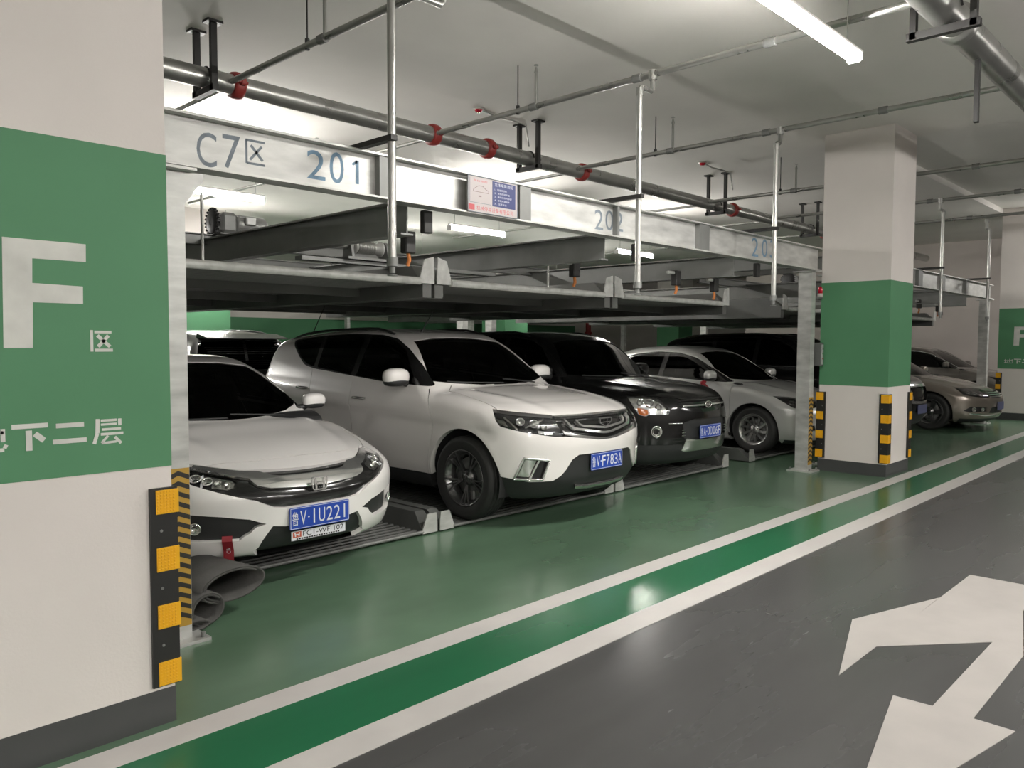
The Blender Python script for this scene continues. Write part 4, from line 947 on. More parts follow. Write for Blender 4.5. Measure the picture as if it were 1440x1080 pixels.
# two-way arrow painted on the lane
arrow = [(4.496, 1.649), (5.258, 1.413), (4.834, 1.41), (5.93, 1.41), (5.93, 0.99), (5.33, 0.99), (4.56, 0.837), (3.642, 0.837), (3.637, 0.685), (2.45, 0.915), (3.637, 1.15), (3.647, 0.993), (4.662, 0.995), (4.176, 1.408), (3.689, 1.407)]
bm = bmesh.new(); vs_ = [bm.verts.new((x, y, 0.004)) for x, y in arrow]
bmf = bm.faces.new(vs_); bmesh.ops.triangulate(bm, faces=[bmf])
ex = bmesh.ops.extrude_face_region(bm, geom=bm.faces[:]); bmesh.ops.translate(bm, verts=[v for v in ex['geom'] if isinstance(v, bmesh.types.BMVert)], vec=(0, 0, -0.003))
bmesh.ops.recalc_face_normals(bm, faces=bm.faces); me = bpy.data.meshes.new('direction_arrow'); bm.to_mesh(me); bm.free()
link('direction_arrow', me, mat('arrow_paint', (0.40, 0.375, 0.355), 0.4, var=0.08, scale=4), floor)

ceil = MB().box(((XA+XB)/2, (YA+YB)/2, ZC+0.1), (XB-XA, YB-YA, 0.2)).obj('ceiling', M_CEIL, kind='structure')
COLX = [(-8.7, -7.8), (0.42, 1.345), (9.60, 10.37), (18.80, 19.55)]
COLY = [(3.187, 4.095), (12.3, 13.2)]
ZB = 4.05
def panel(x0, x1, y0, y1, z): MB().box(((x0+x1)/2, (y0+y1)/2, (z+ZC)/2+0.02), (x1-x0, y1-y0, ZC-z+0.04)).obj('ceiling', M_CEIL, kind='structure')
panel(XA, 10.37, YA, 4.09, 4.05); panel(XA, 10.37, 4.09, YB, 4.14); panel(10.37, XB, 4.09, YB, 4.22)

def wall(name, c, d, m=M_WALL): return MB().box(c, d).obj(name, m, kind='structure')
wall('wall_front', ((XA+XB)/2, YA-0.1, ZC/2), (XB-XA, 0.2, ZC))
wl = wall('wall_left', (XA-0.1, (YA+YB)/2, ZC/2), (0.2, YB-YA, ZC))
wb = wall('wall_back', ((XA+XB)/2, YB+0.1, ZC/2), (XB-XA, 0.2, ZC))
MB().box(((XA+XB)/2, YB-0.004, 1.19), (XB-XA, 0.008, 2.34)).obj('green_band', M_GREEN, wb)
wall('wall_right', (XB+0.1, (YA+YB)/2, ZC/2), (0.2, YB-YA, ZC))
wall('wall_right_inner', (23.3, (3.0+12)/2, ZC/2), (0.3, 9, ZC), M_PINK)

# ------------------------------------------------------------------ columns
def column(x0, x1, y0, y1, label):
    ztop = zc(x1-.01, (y0+y1)/2)
    t = MB().box(((x0+x1)/2, (y0+y1)/2, ztop/2), (x1-x0, y1-y0, ztop)).obj('column', M_WALL, label=label, cat='column', group='square concrete columns')
    e = 0.004
    MB().box(((x0+x1)/2, (y0+y1)/2, (1.052+2.285)/2), (x1-x0+e, y1-y0+e, 2.285-1.052)).obj('green_band', M_GREEN, t)
    MB().box(((x0+x1)/2, (y0+y1)/2, 0.074), (x1-x0+e, y1-y0+e, 0.148)).obj('grey_base', M_BASE, t)
    return t
def corner_guard(par, x, y, sx, sy, z0=0.165, z1=0.968, leg=0.092, th=0.016, n=4):
    """black rubber angle on a column corner at (x,y); sx, sy point away from the column"""
    def L(o, t_):
        a = [(x+sx*o, y+sy*o), (x-sx*leg, y+sy*o), (x-sx*leg, y+sy*(o-t_)), (x+sx*(o-t_), y+sy*(o-t_)), (x+sx*(o-t_), y-sy*leg), (x+sx*o, y-sy*leg)]
        return a
    g = MB().prism(L(th, th-0.002), lambda a, b, h: (a, b, h), z0, z1).obj('corner_guard', M_RUBBER, par)
    ph = 0.0955; gap = ((z1-z0)-n*ph-0.012)/(n-1)
    for i in range(n):
        za = z0+0.004+i*(ph+gap); mb = MB()
        o = th+0.004; lg = leg-0.022
        pr_ = [(x+sx*o, y+sy*o), (x-sx*lg, y+sy*o), (x-sx*lg, y+sy*(o-0.004)), (x+sx*(o-0.004), y+sy*(o-0.004)), (x+sx*(o-0.004), y-sy*lg), (x+sx*o, y-sy*lg)]
        mb.prism(pr_, lambda a, b, h: (a, b, h), za, za+ph)
        for r in range(7):       # moulded beads of the reflector
            for c in range(6):
                u = x-sx*(lg-0.008-c*0.0125); v = za+0.009+r*0.013
                mb.box((u, y+sy*(o+0.001), v), (0.007, 0.003, 0.007)); mb.box((x+sx*(o+0.001), y-sy*(lg-0.008-c*0.0125), v), (0.003, 0.007, 0.007))
        mb.obj('reflector', M_YEL, g)
    for i in range(n-1):
        mb = MB(); zq = z0+0.004+ph+gap/2+i*(ph+gap)
        mb.cyl((x-sx*0.05, y+sy*(th-0.002), zq), (x-sx*0.05, y+sy*(th+0.003), zq), 0.006, 8); mb.cyl((x+sx*(th-0.002), y-sy*0.05, zq), (x+sx*(th+0.003), y-sy*0.05, zq), 0.006, 8)
        mb.obj('screw', M_GALVD, g)
    return g
cA = column(*COLX[1], *COLY[0], 'nearest white and green column with the big white F')
cB = column(*COLX[2], 3.187, 3.985, 'middle white and green column with three yellow and black corner guards')
cC = column(*COLX[3], *COLY[0], 'far column at the right edge with white F')
for i, (a, b, c, d) in enumerate(((-8.7, -7.8, 12.3, 13.2), (6.70, 7.66, 15.2, 16.1), (15.6, 16.5, 15.2, 16.1), (24.4, 25.3, 15.2, 16.1))):
    column(a, b, c, d, ['white and green column far behind at left', 'white and green column behind the dark hatchback', 'white and green column behind the black SUV', 'white and green column farthest back, behind the silver sedan'][i])
for x, y, sx, sy in ((COLX[1][1], COLY[0][0], 1, -1), (COLX[1][1], COLY[0][1], 1, 1)): corner_guard(cA, x, y, sx, sy)
for x, y, sx, sy in ((COLX[2][0], COLY[0][0], -1, -1), (COLX[2][0], 3.985, -1, 1), (COLX[2][1], COLY[0][0], 1, -1)): corner_guard(cB, x, y, sx, sy, th=0.022, leg=0.085)
for x, y, sx, sy in ((COLX[3][0], COLY[0][0], -1, -1), (COLX[3][0], COLY[0][1], -1, 1)): corner_guard(cC, x, y, sx, sy, th=0.022, leg=0.085)
# stencilled lettering on the near column (front face) and the far column (side face)
def bay_letters(par, f):
    e = 0.0
    mb = MB()
    mb.prism([(0.772, 1.526), (0.862, 1.526), (0.866, 1.688), (1.031, 1.688), (1.032, 1.752), (0.866, 1.756), (0.868, 1.843), (1.044, 1.843), (1.045, 1.908), (0.777, 1.910)], f, 0, 0.0012)
    mb.obj('letter_F', M_STENCIL, par)
    mb = MB()
    strokes(mb, [(1.058, 1.512, 1.058, 1.592, 0.010), (1.068, 1.585, 1.128, 1.585, 0.010), (1.068, 1.517, 1.132, 1.517, 0.011), (1.078, 1.572, 1.122, 1.53, 0.013), (1.117, 1.572, 1.08, 1.53, 0.013)], f)
    mb.obj('stencil_zone_character', M_STENCIL, par)
    mb = MB()
    S = [(0.789, 1.248, 0.904, 1.248, 0.017), (0.842, 1.232, 0.842, 1.160, 0.020), (0.861, 1.219, 0.890, 1.193, 0.020),          # xia
         (0.930, 1.242, 1.024, 1.242, 0.017), (0.918, 1.184, 1.032, 1.184, 0.017),                                                # er
         (1.072, 1.258, 1.070, 1.205, 0.014), (1.070, 1.205, 1.058, 1.165, 0.013), (1.083, 1.251, 1.140, 1.251, 0.009), (1.151, 1.255, 1.151, 1.229, 0.012), (1.083, 1.236, 1.140, 1.236, 0.008), (1.086, 1.217, 1.155, 1.217, 0.009), (1.082, 1.199, 1.163, 1.199, 0.010), (1.108, 1.192, 1.084, 1.166, 0.009), (1.084, 1.165, 1.138, 1.168, 0.009), (1.132, 1.186, 1.155, 1.160, 0.011),   # ceng
         (0.650, 1.246, 0.650, 1.180, 0.013), (0.632, 1.223, 0.672, 1.223, 0.012), (0.630, 1.172, 0.676, 1.186, 0.012), (0.690, 1.238, 0.690, 1.172, 0.013), (0.680, 1.214, 0.764, 1.232, 0.012), (0.722, 1.254, 0.722, 1.186, 0.013), (0.762, 1.244, 0.762, 1.198, 0.014), (0.690, 1.170, 0.765, 1.170, 0.013), (0.766, 1.176, 0.772, 1.188, 0.012)]   # di
    strokes(mb, S, f)
    mb.obj('stencil_floor_characters', M_STENCIL, par)
bay_letters(cA, lambda a, b, h: (a, COLY[0][0]-0.0025-h, b))
bay_letters(cC, lambda a, b, h: (COLX[3][0]-0.0025-h, COLY[0][1]-0.27-(a-0.772)*1.1, 1.03+(b-1.03)*1.0))
# ------------------------------------------------------------------ two-level parking lifts
def ibeam_x(mb, x0, x1, y, z0, z1, fl=0.13, tf=0.012, tw=0.01):
    mb.box(((x0+x1)/2, y, (z0+z1)/2), (x1-x0, tw, z1-z0-2*tf)); mb.box(((x0+x1)/2, y, z0+tf/2), (x1-x0, fl, tf)); mb.box(((x0+x1)/2, y, z1-tf/2), (x1-x0, fl, tf)); return mb
def ibeam_y(mb, y0, y1, x, z0, z1, fl=0.12, tf=0.012, tw=0.01):
    mb.box((x, (y0+y1)/2, (z0+z1)/2), (tw, y1-y0, z1-z0-2*tf)); mb.box((x, (y0+y1)/2, z0+tf/2), (fl, y1-y0, tf)); mb.box((x, (y0+y1)/2, z1-tf/2), (fl, y1-y0, tf)); return mb
M_HAZY = mat('hazard_yellow', (0.42, 0.25, 0.035), 0.5)
M_HAZK = mat('hazard_black', (0.02, 0.018, 0.015), 0.5)
YF = 4.03
def hpost(par, x, y, z1=2.42, s=0.12, d=0.16):
    mb = MB(); h_ = z1-0.012
    mb.box((x, y-d/2+0.006, z1/2+0.006), (s, 0.012, h_)); mb.box((x-s/2+0.006, y, z1/2+0.006), (0.012, d-0.024, h_)); mb.box((x+s/2-0.006, y, z1/2+0.006), (0.012, d-0.024, h_)); mb.box((x, y+d/2-0.006, z1/2+0.006), (s, 0.012, h_))
    p = mb.obj('post', M_GALV, par)
    MB().box((x, y, 0.009), (0.26, 0.30, 0.018)).obj('base_plate', M_GALV, p)
    MB().box((x, y, z1-0.006), (0.20, 0.28, 0.014)).obj('cap_plate', M_GALV, p)
    for a in (-0.10, 0.10):
        for b in (-0.12, 0.12): MB().cyl((x+a, y+b, 0.018), (x+a, y+b, 0.045), 0.012, 6).obj('anchor_bolt', M_GALVD, p)
    return p
def hazard(post, x0, x1, yface, z0, z1, step=0.043):
    """chevron tape on the face towards the lane"""
    t = MB().box(((x0+x1)/2, yface-0.0008, (z0+z1)/2), (x1-x0, 0.0016, z1-z0)).obj('hazard_tape', M_HAZY, post)
    mb = MB(); xm = (x0+x1)/2; n = int((z1-z0-0.03)/step); dz = (x1-x0)*0.22; hh = step*0.48
    f = lambda a, b, h: (a, yface-0.0016-h, b)
    for i in range(n):
        z = z1-0.012-i*step-dz
        mb.prism([(x0, z-hh), (xm, z-hh+dz), (xm, z+dz), (x0, z)], f, 0, 0.0008); mb.prism([(xm, z-hh+dz), (x1, z-hh), (x1, z), (xm, z+dz)], f, 0, 0.0008)
    mb.obj('black_chevrons', M_HAZK, t)
def gusset(mb, x, y, z, sx, w_=0.10, h_=0.16, th=0.10):
    mb.prism([(x, z), (x+sx*w_, z), (x+sx*w_, z-0.03), (x, z-h_)], lambda a, b, h: (a, y+h, b), -th/2, th/2)
def lift_frame(x0, x1, label, stiff, hz):
    t = thing('parking_lift_frame', label, 'parking lift', (0, 0, 0), group='galvanised parking lift frames')
    pL = hpost(t, x0, YF+0.05); pR = hpost(t, x1, YF+0.05)
    g = MB(); gusset(g, x0+0.06, YF+0.02, 2.405, 1); g.obj('gusset', M_GALV, t)
    if hz: hazard(pL, x0-0.058, x0+0.058, YF+0.05-0.08, 0.085, 0.905, 0.052); hazard(pR, x1-0.058, x1+0.058, YF+0.05-0.08, 0.085, 0.905, 0.052)
    for x in (x0, x1): hpost(t, x, 10.2)
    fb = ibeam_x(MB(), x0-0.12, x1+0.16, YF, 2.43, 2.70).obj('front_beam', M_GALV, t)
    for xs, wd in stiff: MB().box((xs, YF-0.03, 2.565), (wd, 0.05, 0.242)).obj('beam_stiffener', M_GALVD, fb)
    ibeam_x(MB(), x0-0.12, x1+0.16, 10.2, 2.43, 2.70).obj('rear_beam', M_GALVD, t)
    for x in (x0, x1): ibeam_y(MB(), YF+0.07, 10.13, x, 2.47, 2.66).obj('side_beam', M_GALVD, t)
    return t, fb
lt, fb1 = lift_frame(1.722, 9.40, 'near parking lift frame with C7 and 201 on its beam', [(3.035, 0.11), (4.29, 0.12), (5.43, 0.03), (6.82, 0.18)], True)
lt2, fb2 = lift_frame(10.10, 17.55, 'farther parking lift frame beyond the middle column', [(13.3, 0.2), (14.5, 0.15), (15.9, 0.12)], False)
mb = MB(); f_ = lambda a, b, h: (a, YF-0.0052-h*0.001, b)
put_text(mb, 'C', f_, (1.86, 2.455, 1.968, 2.632)); put_text(mb, '7', f_, (2.0, 2.465, 2.10, 2.642)); 
strokes(mb, [(2.135, 2.51, 2.135, 2.64, 0.013), (2.135, 2.635, 2.244, 2.635, 0.013), (2.135, 2.513, 2.244, 2.513, 0.013), (2.16, 2.61, 2.23, 2.535, 0.016), (2.225, 2.612, 2.155, 2.532, 0.014)], f_)
mb.obj('zone_stencil', M_GREYINK, fb1)
mb = MB()
for ch, bx in (('2', (2.505, 2.487, 2.627, 2.652)), ('0', (2.656, 2.485, 2.755, 2.666))): put_text(mb, ch, f_, bx)
strokes(mb, [(2.85, 2.502, 2.85, 2.643, 0.026), (2.815, 2.612, 2.85, 2.636, 0.016)], f_)
mb.obj('number_stencil', M_BLUEINK, fb1)
mb = MB()
for ch, bx in (('2', (5.172, 2.477, 5.287, 2.638)), ('0', (5.316, 2.486, 5.424, 2.65)), ('2', (5.445, 2.493, 5.564, 2.653))): put_text(mb, ch, f_, bx)
mb.obj('number_stencil', M_GREYINK, fb1)
mb = MB()
for ch, bx in (('2', (7.87, 2.476, 8.02, 2.673)), ('0', (8.10, 2.485, 8.23, 2.68)), ('3', (8.29, 2.49, 8.43, 2.685))): put_text(mb, ch, f_, bx)
mb.obj('number_stencil', M_BLUEINK, fb1)
# cross beams, rails and rods between the beams
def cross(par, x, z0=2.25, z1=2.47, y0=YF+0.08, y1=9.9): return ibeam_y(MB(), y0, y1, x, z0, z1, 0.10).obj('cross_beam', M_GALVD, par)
for x in (3.30, 5.42, 7.65): cross(lt, x)
for x in (11.6, 13.3, 15.0, 16.4): cross(lt2, x)
for x in (3.48, 5.9, 8.2): MB().box((x, YF+0.10, 2.355), (0.075, 0.05, 0.15), bev=0.006).obj('hanger_bracket', M_BLACK, lt)
for x in (2.62, 4.35, 6.4): MB().cyl((x, 5.6, 2.02), (x, 5.6, 2.62), 0.012, 8).obj('lifting_rod', M_PIPE, lt)
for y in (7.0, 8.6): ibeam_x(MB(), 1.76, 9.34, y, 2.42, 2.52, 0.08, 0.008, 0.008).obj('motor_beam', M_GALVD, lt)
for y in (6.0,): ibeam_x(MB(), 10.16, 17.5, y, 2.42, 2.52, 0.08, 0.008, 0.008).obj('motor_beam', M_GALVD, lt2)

# lifting motor with gearbox, chain sprocket and drums
M_MOTOR = mat('motor_grey', (0.33, 0.33, 0.32), 0.35, metal=0.5)
M_CHAIN = mat('oily_chain', (0.02, 0.02, 0.02), 0.4, metal=0.3)
def motor(x, y, z, label, s=1.0):
    t = thing('lifting_motor', label, 'motor', (x, y, z), group='electric lifting motors')
    b = MB().lathe([(0, 0), (0.075, 0), (0.085, 0.012), (0.085, 0.20), (0.078, 0.21), (0.088, 0.215), (0.088, 0.285), (0.07, 0.305), (0, 0.305)], 24, (0.06, 0, 0.11), 'x').obj('motor_body', M_MOTOR, t)
    mb = MB()
    for i in range(16):
        a = 2*math.pi*i/16; mb.box((0.06+0.11, 0.088*math.cos(a), 0.11+0.088*math.sin(a)), (0.17, 0.006, 0.006), M=Matrix.Rotation(a, 4, 'X'))
    mb.obj('cooling_fin', M_MOTOR, b)
    MB().box((-0.02, 0, 0.11), (0.16, 0.17, 0.19), bev=0.03).obj('gearbox', M_GALVD, t)
    MB().box((0.17, -0.10, 0.14), (0.10, 0.05, 0.08), bev=0.01).obj('terminal_box', M_MOTOR, t)
    mb = MB(); mb.cyl((-0.16, 0, 0.11), (-0.10, 0, 0.11), 0.03, 12)
    mb.lathe([(0.03, -0.012), (0.10, -0.012), (0.115, -0.004), (0.115, 0.004), (0.10, 0.012), (0.03, 0.012)], 22, (-0.15, 0, 0.11), 'x'); mb.obj('sprocket', M_CHAIN, t)
    mb = MB()
    for i in range(22):
        a = 2*math.pi*i/22; mb.box((-0.15, 0.122*math.cos(a), 0.11+0.122*math.sin(a)), (0.03, 0.018, 0.02), M=Matrix.Rotation(a, 4, 'X'), bev=0.004)
    mb.obj('chain', M_CHAIN, t)
    MB().box((0.08, 0, 0.005), (0.42, 0.24, 0.01)).obj('mount_plate', M_GALVD, t)
    return t
m0 = motor(3.52, 7.0, 2.525, 'lifting motor with chain sprocket above the white sedan')
for (x, y, z, l) in ((5.9, 8.6, 2.525, 'lifting motor on the lift above the white SUV, deep inside'), (13.2, 6.0, 2.525, 'lifting motor on the farther lift frame')):
    c = copy_tree(m0); c.location = (x, y, z); c['label'] = l
def drum(x, y, z, label):
    t = thing('cable_drum', label, 'cable drum', (x, y, z), group='cable drums under the cross beams')
    MB().lathe([(0, -0.14), (0.062, -0.14), (0.062, -0.125), (0.045, -0.12), (0.045, 0.12), (0.062, 0.125), (0.062, 0.14), (0, 0.14)], 20, (0, 0, 0), 'x').obj('drum', M_GALV, t)
    mb = MB()
    for i in range(14): mb.tube([(-0.1+i*0.012, 0.049*math.cos(k*math.pi/6), 0.049*math.sin(k*math.pi/6)) for k in range(12)], 0.006, 6, closed=True)
    mb.obj('steel_cable', M_PIPE, t)
    MB().cyl((-0.55, 0, 0), (0.2, 0, 0), 0.022, 14).obj('shaft', M_PIPE, t)
    for a in (-0.18, 0.18): mb = MB(); mb.prism([(-0.07, -0.09), (0.07, -0.09), (0.045, 0.03), (0.02, 0.055), (-0.02, 0.055), (-0.045, 0.03)], lambda u, v, h, a=a: (a+h, u, v), -0.012, 0.012); mb.obj('bearing_bracket', M_GALVD, t)
    MB().box((0, 0, -0.10), (0.5, 0.2, 0.02)).obj('base_plate', M_GALVD, t)
    return t
MB().box((4.36, 5.45, 2.20), (2.10, 0.10, 0.03)).obj('drum_beam', M_GALVD, lt)
drum(3.95, 5.45, 2.328, 'cable drum on a shaft above the upper pallet at left')
# limit switch boxes with orange cable
M_ORANGE = mat('orange_cable', (0.5, 0.16, 0.03), 0.5)
def switch(x, y, z, label):
    t = thing('limit_switch', label, 'switch', (x, y, z), group='black limit switches under the beams')
    MB().box((0, 0, 0), (0.09, 0.07, 0.15), bev=0.008).obj('switch_box', M_BLACK, t)
    MB().box((-0.10, 0, 0.05), (0.12, 0.03, 0.03), bev=0.006).obj('lever', M_GALV, t)
    MB().tube([(0.0, 0, -0.07), (0.01, 0, -0.12), (0.0, 0.01, -0.16)], 0.014, 8).obj('cable_gland', M_ORANGE, t)
for x, y, z, l in ((3.5, 4.35, 2.24, 'black limit switch behind the leftmost hanging pipe'), (5.62, 4.6, 2.22, 'black limit switch left of the 202 stencil, under the beam'), (7.0, 4.4, 2.21, 'black limit switch below the middle of the front beam'), (7.85, 4.45, 2.19, 'black limit switch nearest the right post'), (13.6, 4.5, 2.25, 'black limit switch on the farther lift at left'), (15.0, 4.5, 2.25, 'black limit switch on the farther lift in the middle'), (16.1, 4.5, 2.22, 'black limit switch on the farther lift at right')): switch(x, y, z, l)

# ------------------------------------------------------------------ pallets
M_ZINC = mat('bright_zinc', (0.62, 0.62, 0.60), 0.45, metal=0.25, var=0.18, scale=14, bump=0.1, bscale=30)
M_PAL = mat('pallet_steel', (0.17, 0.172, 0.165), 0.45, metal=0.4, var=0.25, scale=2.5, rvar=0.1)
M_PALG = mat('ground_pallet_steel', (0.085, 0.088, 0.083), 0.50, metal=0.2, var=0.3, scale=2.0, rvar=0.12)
def pallet(x0, x1, y0, y1, z, label, m, upper):
    """corrugated car pallet with raised side rails that slope down at the front"""
    t = thing('parking_pallet', label, 'pallet', ((x0+x1)/2, y0, z), group='upper steel car pallets' if upper else 'ground steel car pallets')
    X0, X1 = x0-(x0+x1)/2, x1-(x0+x1)/2; Ln = y1-y0; mb = MB(); n = int(Ln/0.075)
    zs = []; ys = []
    for i in range(n+1):
        yb = Ln*i/n; d = Ln/n
        if i < n: ys += [yb, yb+d*0.42, yb+d*0.5, yb+d*0.92]; zs += [0, 0, -0.018, -0.018]
    ys.append(Ln); zs.append(0)
    vs = []; k = len(ys)
    for y, z_ in zip(ys, zs): vs += [(X0+0.14, y, z_), (X1-0.14, y, z_)]
    nb = len(vs)
    for y, z_ in zip(ys, zs): vs += [(X0+0.14, y, z_-0.006), (X1-0.14, y, z_-0.006)]
    fs = [(2*i, 2*i+1, 2*i+3, 2*i+2) for i in range(k-1)]+[(nb+2*i, nb+2*i+2, nb+2*i+3, nb+2*i+1) for i in range(k-1)]
    mb.add(vs, fs); mb.obj('deck', m, t)
    for s_, xe in ((1, X0), (-1, X1)):   # raised side rail
        mb = MB()
        a, b, c = xe+s_*0.005, xe+s_*0.10, xe+s_*0.15; h = 0.13
        for z_, sl in ((0, 1),):
            vs = []; pts = [(0.10, 1), (Ln, 1)]
            P0 = [(c, 0.0, -0.012), (b, 0.0, -0.012), (a, 0.0, -0.012)]
            V = [(c, 0.0, -0.02), (a, 0.0, -0.02), (c, 0.0, 0.0), (a, 0.0, 0.004), (b, 0.16, h), (a, 0.16, h), (b, Ln, h), (a, Ln, h), (c, Ln, 0), (c, Ln, -0.02), (a, Ln, -0.02), (c, 0.14, 0.0)]
            F = [(0, 1, 3, 2), (2, 3, 5, 4), (4, 5, 7, 6), (2, 4, 6, 8), (0, 2, 8, 9), (1, 10, 7, 5, 3), (0, 9, 10, 1), (6, 7, 10, 9, 8)]
            mb.add(V, F)
        mb.obj('side_rail', m, t)
    for s_, xe in ((1, X0), (-1, X1)):   # end plate on the front of each rail
        mb = MB(); mb.prism([(xe+s_*0.002, -0.02), (xe+s_*0.155, -0.02), (xe+s_*0.155, 0.01), (xe+s_*0.105, 0.135+(0.035 if upper else 0)), (xe+s_*0.01, 0.135+(0.06 if upper else 0)), (xe+s_*0.002, 0.05)], lambda a, b, h: (a, h, b), -0.012, 0.0)
        mb.obj('rail_end_plate', M_ZINC if upper else M_GALV, t)
    MB().cyl((X0+0.15, -0.006, -0.004), (X1-0.15, -0.006, -0.004), 0.030 if upper else 0.014, 10).obj('front_lip', M_ZINC if upper else M_GALVD, t)
    if upper:
        for xe in (X0+0.05, X1-0.05): MB().box((xe, Ln/2, -0.075), (0.09, Ln-0.05, 0.11)).obj('edge_channel', m, t)
        for y in (0.9, 2.3, 3.7, 4.6): MB().box((0, y, -0.06), (X1-X0-0.2, 0.06, 0.07)).obj('cross_member', m, t)
    return t
YP = 4.87
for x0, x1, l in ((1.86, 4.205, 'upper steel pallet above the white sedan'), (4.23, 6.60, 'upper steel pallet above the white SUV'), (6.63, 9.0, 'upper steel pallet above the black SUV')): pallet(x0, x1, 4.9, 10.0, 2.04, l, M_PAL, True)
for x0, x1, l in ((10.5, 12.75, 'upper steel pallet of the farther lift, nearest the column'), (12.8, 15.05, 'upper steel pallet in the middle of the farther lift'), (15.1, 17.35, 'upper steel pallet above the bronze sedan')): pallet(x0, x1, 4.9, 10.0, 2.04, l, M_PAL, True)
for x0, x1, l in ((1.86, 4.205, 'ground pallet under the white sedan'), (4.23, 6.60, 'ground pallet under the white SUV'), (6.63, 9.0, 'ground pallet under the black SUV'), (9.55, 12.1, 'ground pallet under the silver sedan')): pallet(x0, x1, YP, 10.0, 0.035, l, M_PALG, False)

# ------------------------------------------------------------------ sprinkler pipes
ZP = 3.72
mp = thing('main_pipe', 'long galvanised main pipe running above the lift beam', 'pipe', (0, 6.44, ZP))
MB().cyl((-6, 0, 0), (21.9, 0, 0), 0.084, 20).obj('pipe', M_PIPE, mp)
mb = MB()
M_CLAMP = mat('red_coupling', (0.30, 0.035, 0.03), 0.45)
for x in (3.33, 5.52, 6.32, 8.0, 11.9, 15.6):
    mb = MB(); mb.lathe([(0.084, -0.05), (0.105, -0.045), (0.112, -0.02), (0.112, 0.02), (0.105, 0.045), (0.084, 0.05)], 20, (x, 0, 0), 'x')
    for s_ in (-1, 1): mb.box((x, s_*0.125, 0), (0.05, 0.05, 0.045), bev=0.008); mb.cyl((x-0.04, s_*0.13, 0), (x+0.04, s_*0.13, 0), 0.012, 8)
    mb.obj('red_coupling', M_CLAMP, mp)
def hanger(par, x, zt, r, hw_=0.15, drop=0.13, along='x'):
    mb = MB()
    for s_ in (-1, 1): mb.box((x, s_*hw_, (zt-drop)/2), (0.05, 0.04, zt+drop)); mb.box((x, s_*hw_, zt-0.01), (0.13, 0.10, 0.02))
    mb.box((x, 0, -drop+0.02), (0.05, 2*hw_+0.08, 0.05)); 
    mb.tube([(x, (r+0.006)*math.cos(a), (r+0.006)*math.sin(a)) for a in [math.pi*k/8 for k in range(9)]], 0.007, 6)
    mb.obj('hanger', M_BLACK, par)
for x in (-1.0, 3.06, 7.0, 11.4, 14.9): hanger(mp, x, zc(x, 6.44)-ZP, 0.084)
rp = thing('lane_pipe', 'thick pipe under the ceiling at the upper right', 'pipe', (0, 1.63, ZP))
MB().cyl((-6, 0, 0), (25.9, 0, 0), 0.105, 24).obj('pipe', M_PIPE, rp)
for x in (1.6, 5.75, 9.9, 14.0): hanger(rp, x, zc(x, 1.63)-ZP, 0.105, 0.18, 0.15)
mb = MB().lathe([(0.105, -0.06), (0.13, -0.05), (0.135, -0.02), (0.135, 0.02), (0.13, 0.05), (0.105, 0.06)], 20, (6.05, 0, 0), 'x').obj('coupling', M_PIPE, rp)
MB().box((6.6, 0.0, -0.32), (0.05, 0.03, 0.46)).obj('hanging_strap', M_BLACK, rp)
PX = (3.25, 5.50, 7.80, 11.0, 13.2, 15.4)
names = ['leftmost branch pipe crossing above the C7 stencil', 'branch pipe crossing above the 201 stencil to the lane', 'branch pipe crossing in front of the middle column', 'branch pipe just beyond the middle column', 'branch pipe above the middle of the farther lift', 'branch pipe farthest along the lane']
for i, x in enumerate(PX):
    y0 = 1.75 if i else 1.75
    t = thing('branch_pipe', names[i], 'pipe', (x, 0, ZP), group='sprinkler branch pipes')
    MB().cyl((0, y0, 0), (0, 6.35, 0), 0.026, 12).obj('pipe', M_PIPE, t)
    MB().cyl((0, 6.5, -0.03), (0, 12.2, -0.03), 0.02, 10).obj('rear_pipe', M_PIPE, t)
    for y in (5.0, 2.7, 3.85): MB().cyl((0, y-0.04, 0), (0, y+0.04, 0), 0.034, 12).obj('pipe_coupling', M_GALVD, t)
    # upright sprinkler heads and thin hanger rods
    for y in (4.97, 8.6):
        zt = 0 if y < 6.5 else -0.03
        MB().cyl((0, y, zt), (0, y, 0.30+zt), 0.014, 8).cyl((0, y, 0.30+zt), (0, y, 0.35+zt), 0.02, 8, 0.008).cyl((0, y, 0.365+zt), (0, y, 0.37+zt), 0.022, 10).obj('sprinkler_riser', M_PIPE, t)
    for y in (5.20, 9.3):
        MB().cyl((0, y, 0), (0, y, zc(x, y)-ZP), 0.006, 6).cyl((0, y, -0.03), (0, y, 0.05), 0.018, 8).obj('hanger_rod', M_BLACK, t)
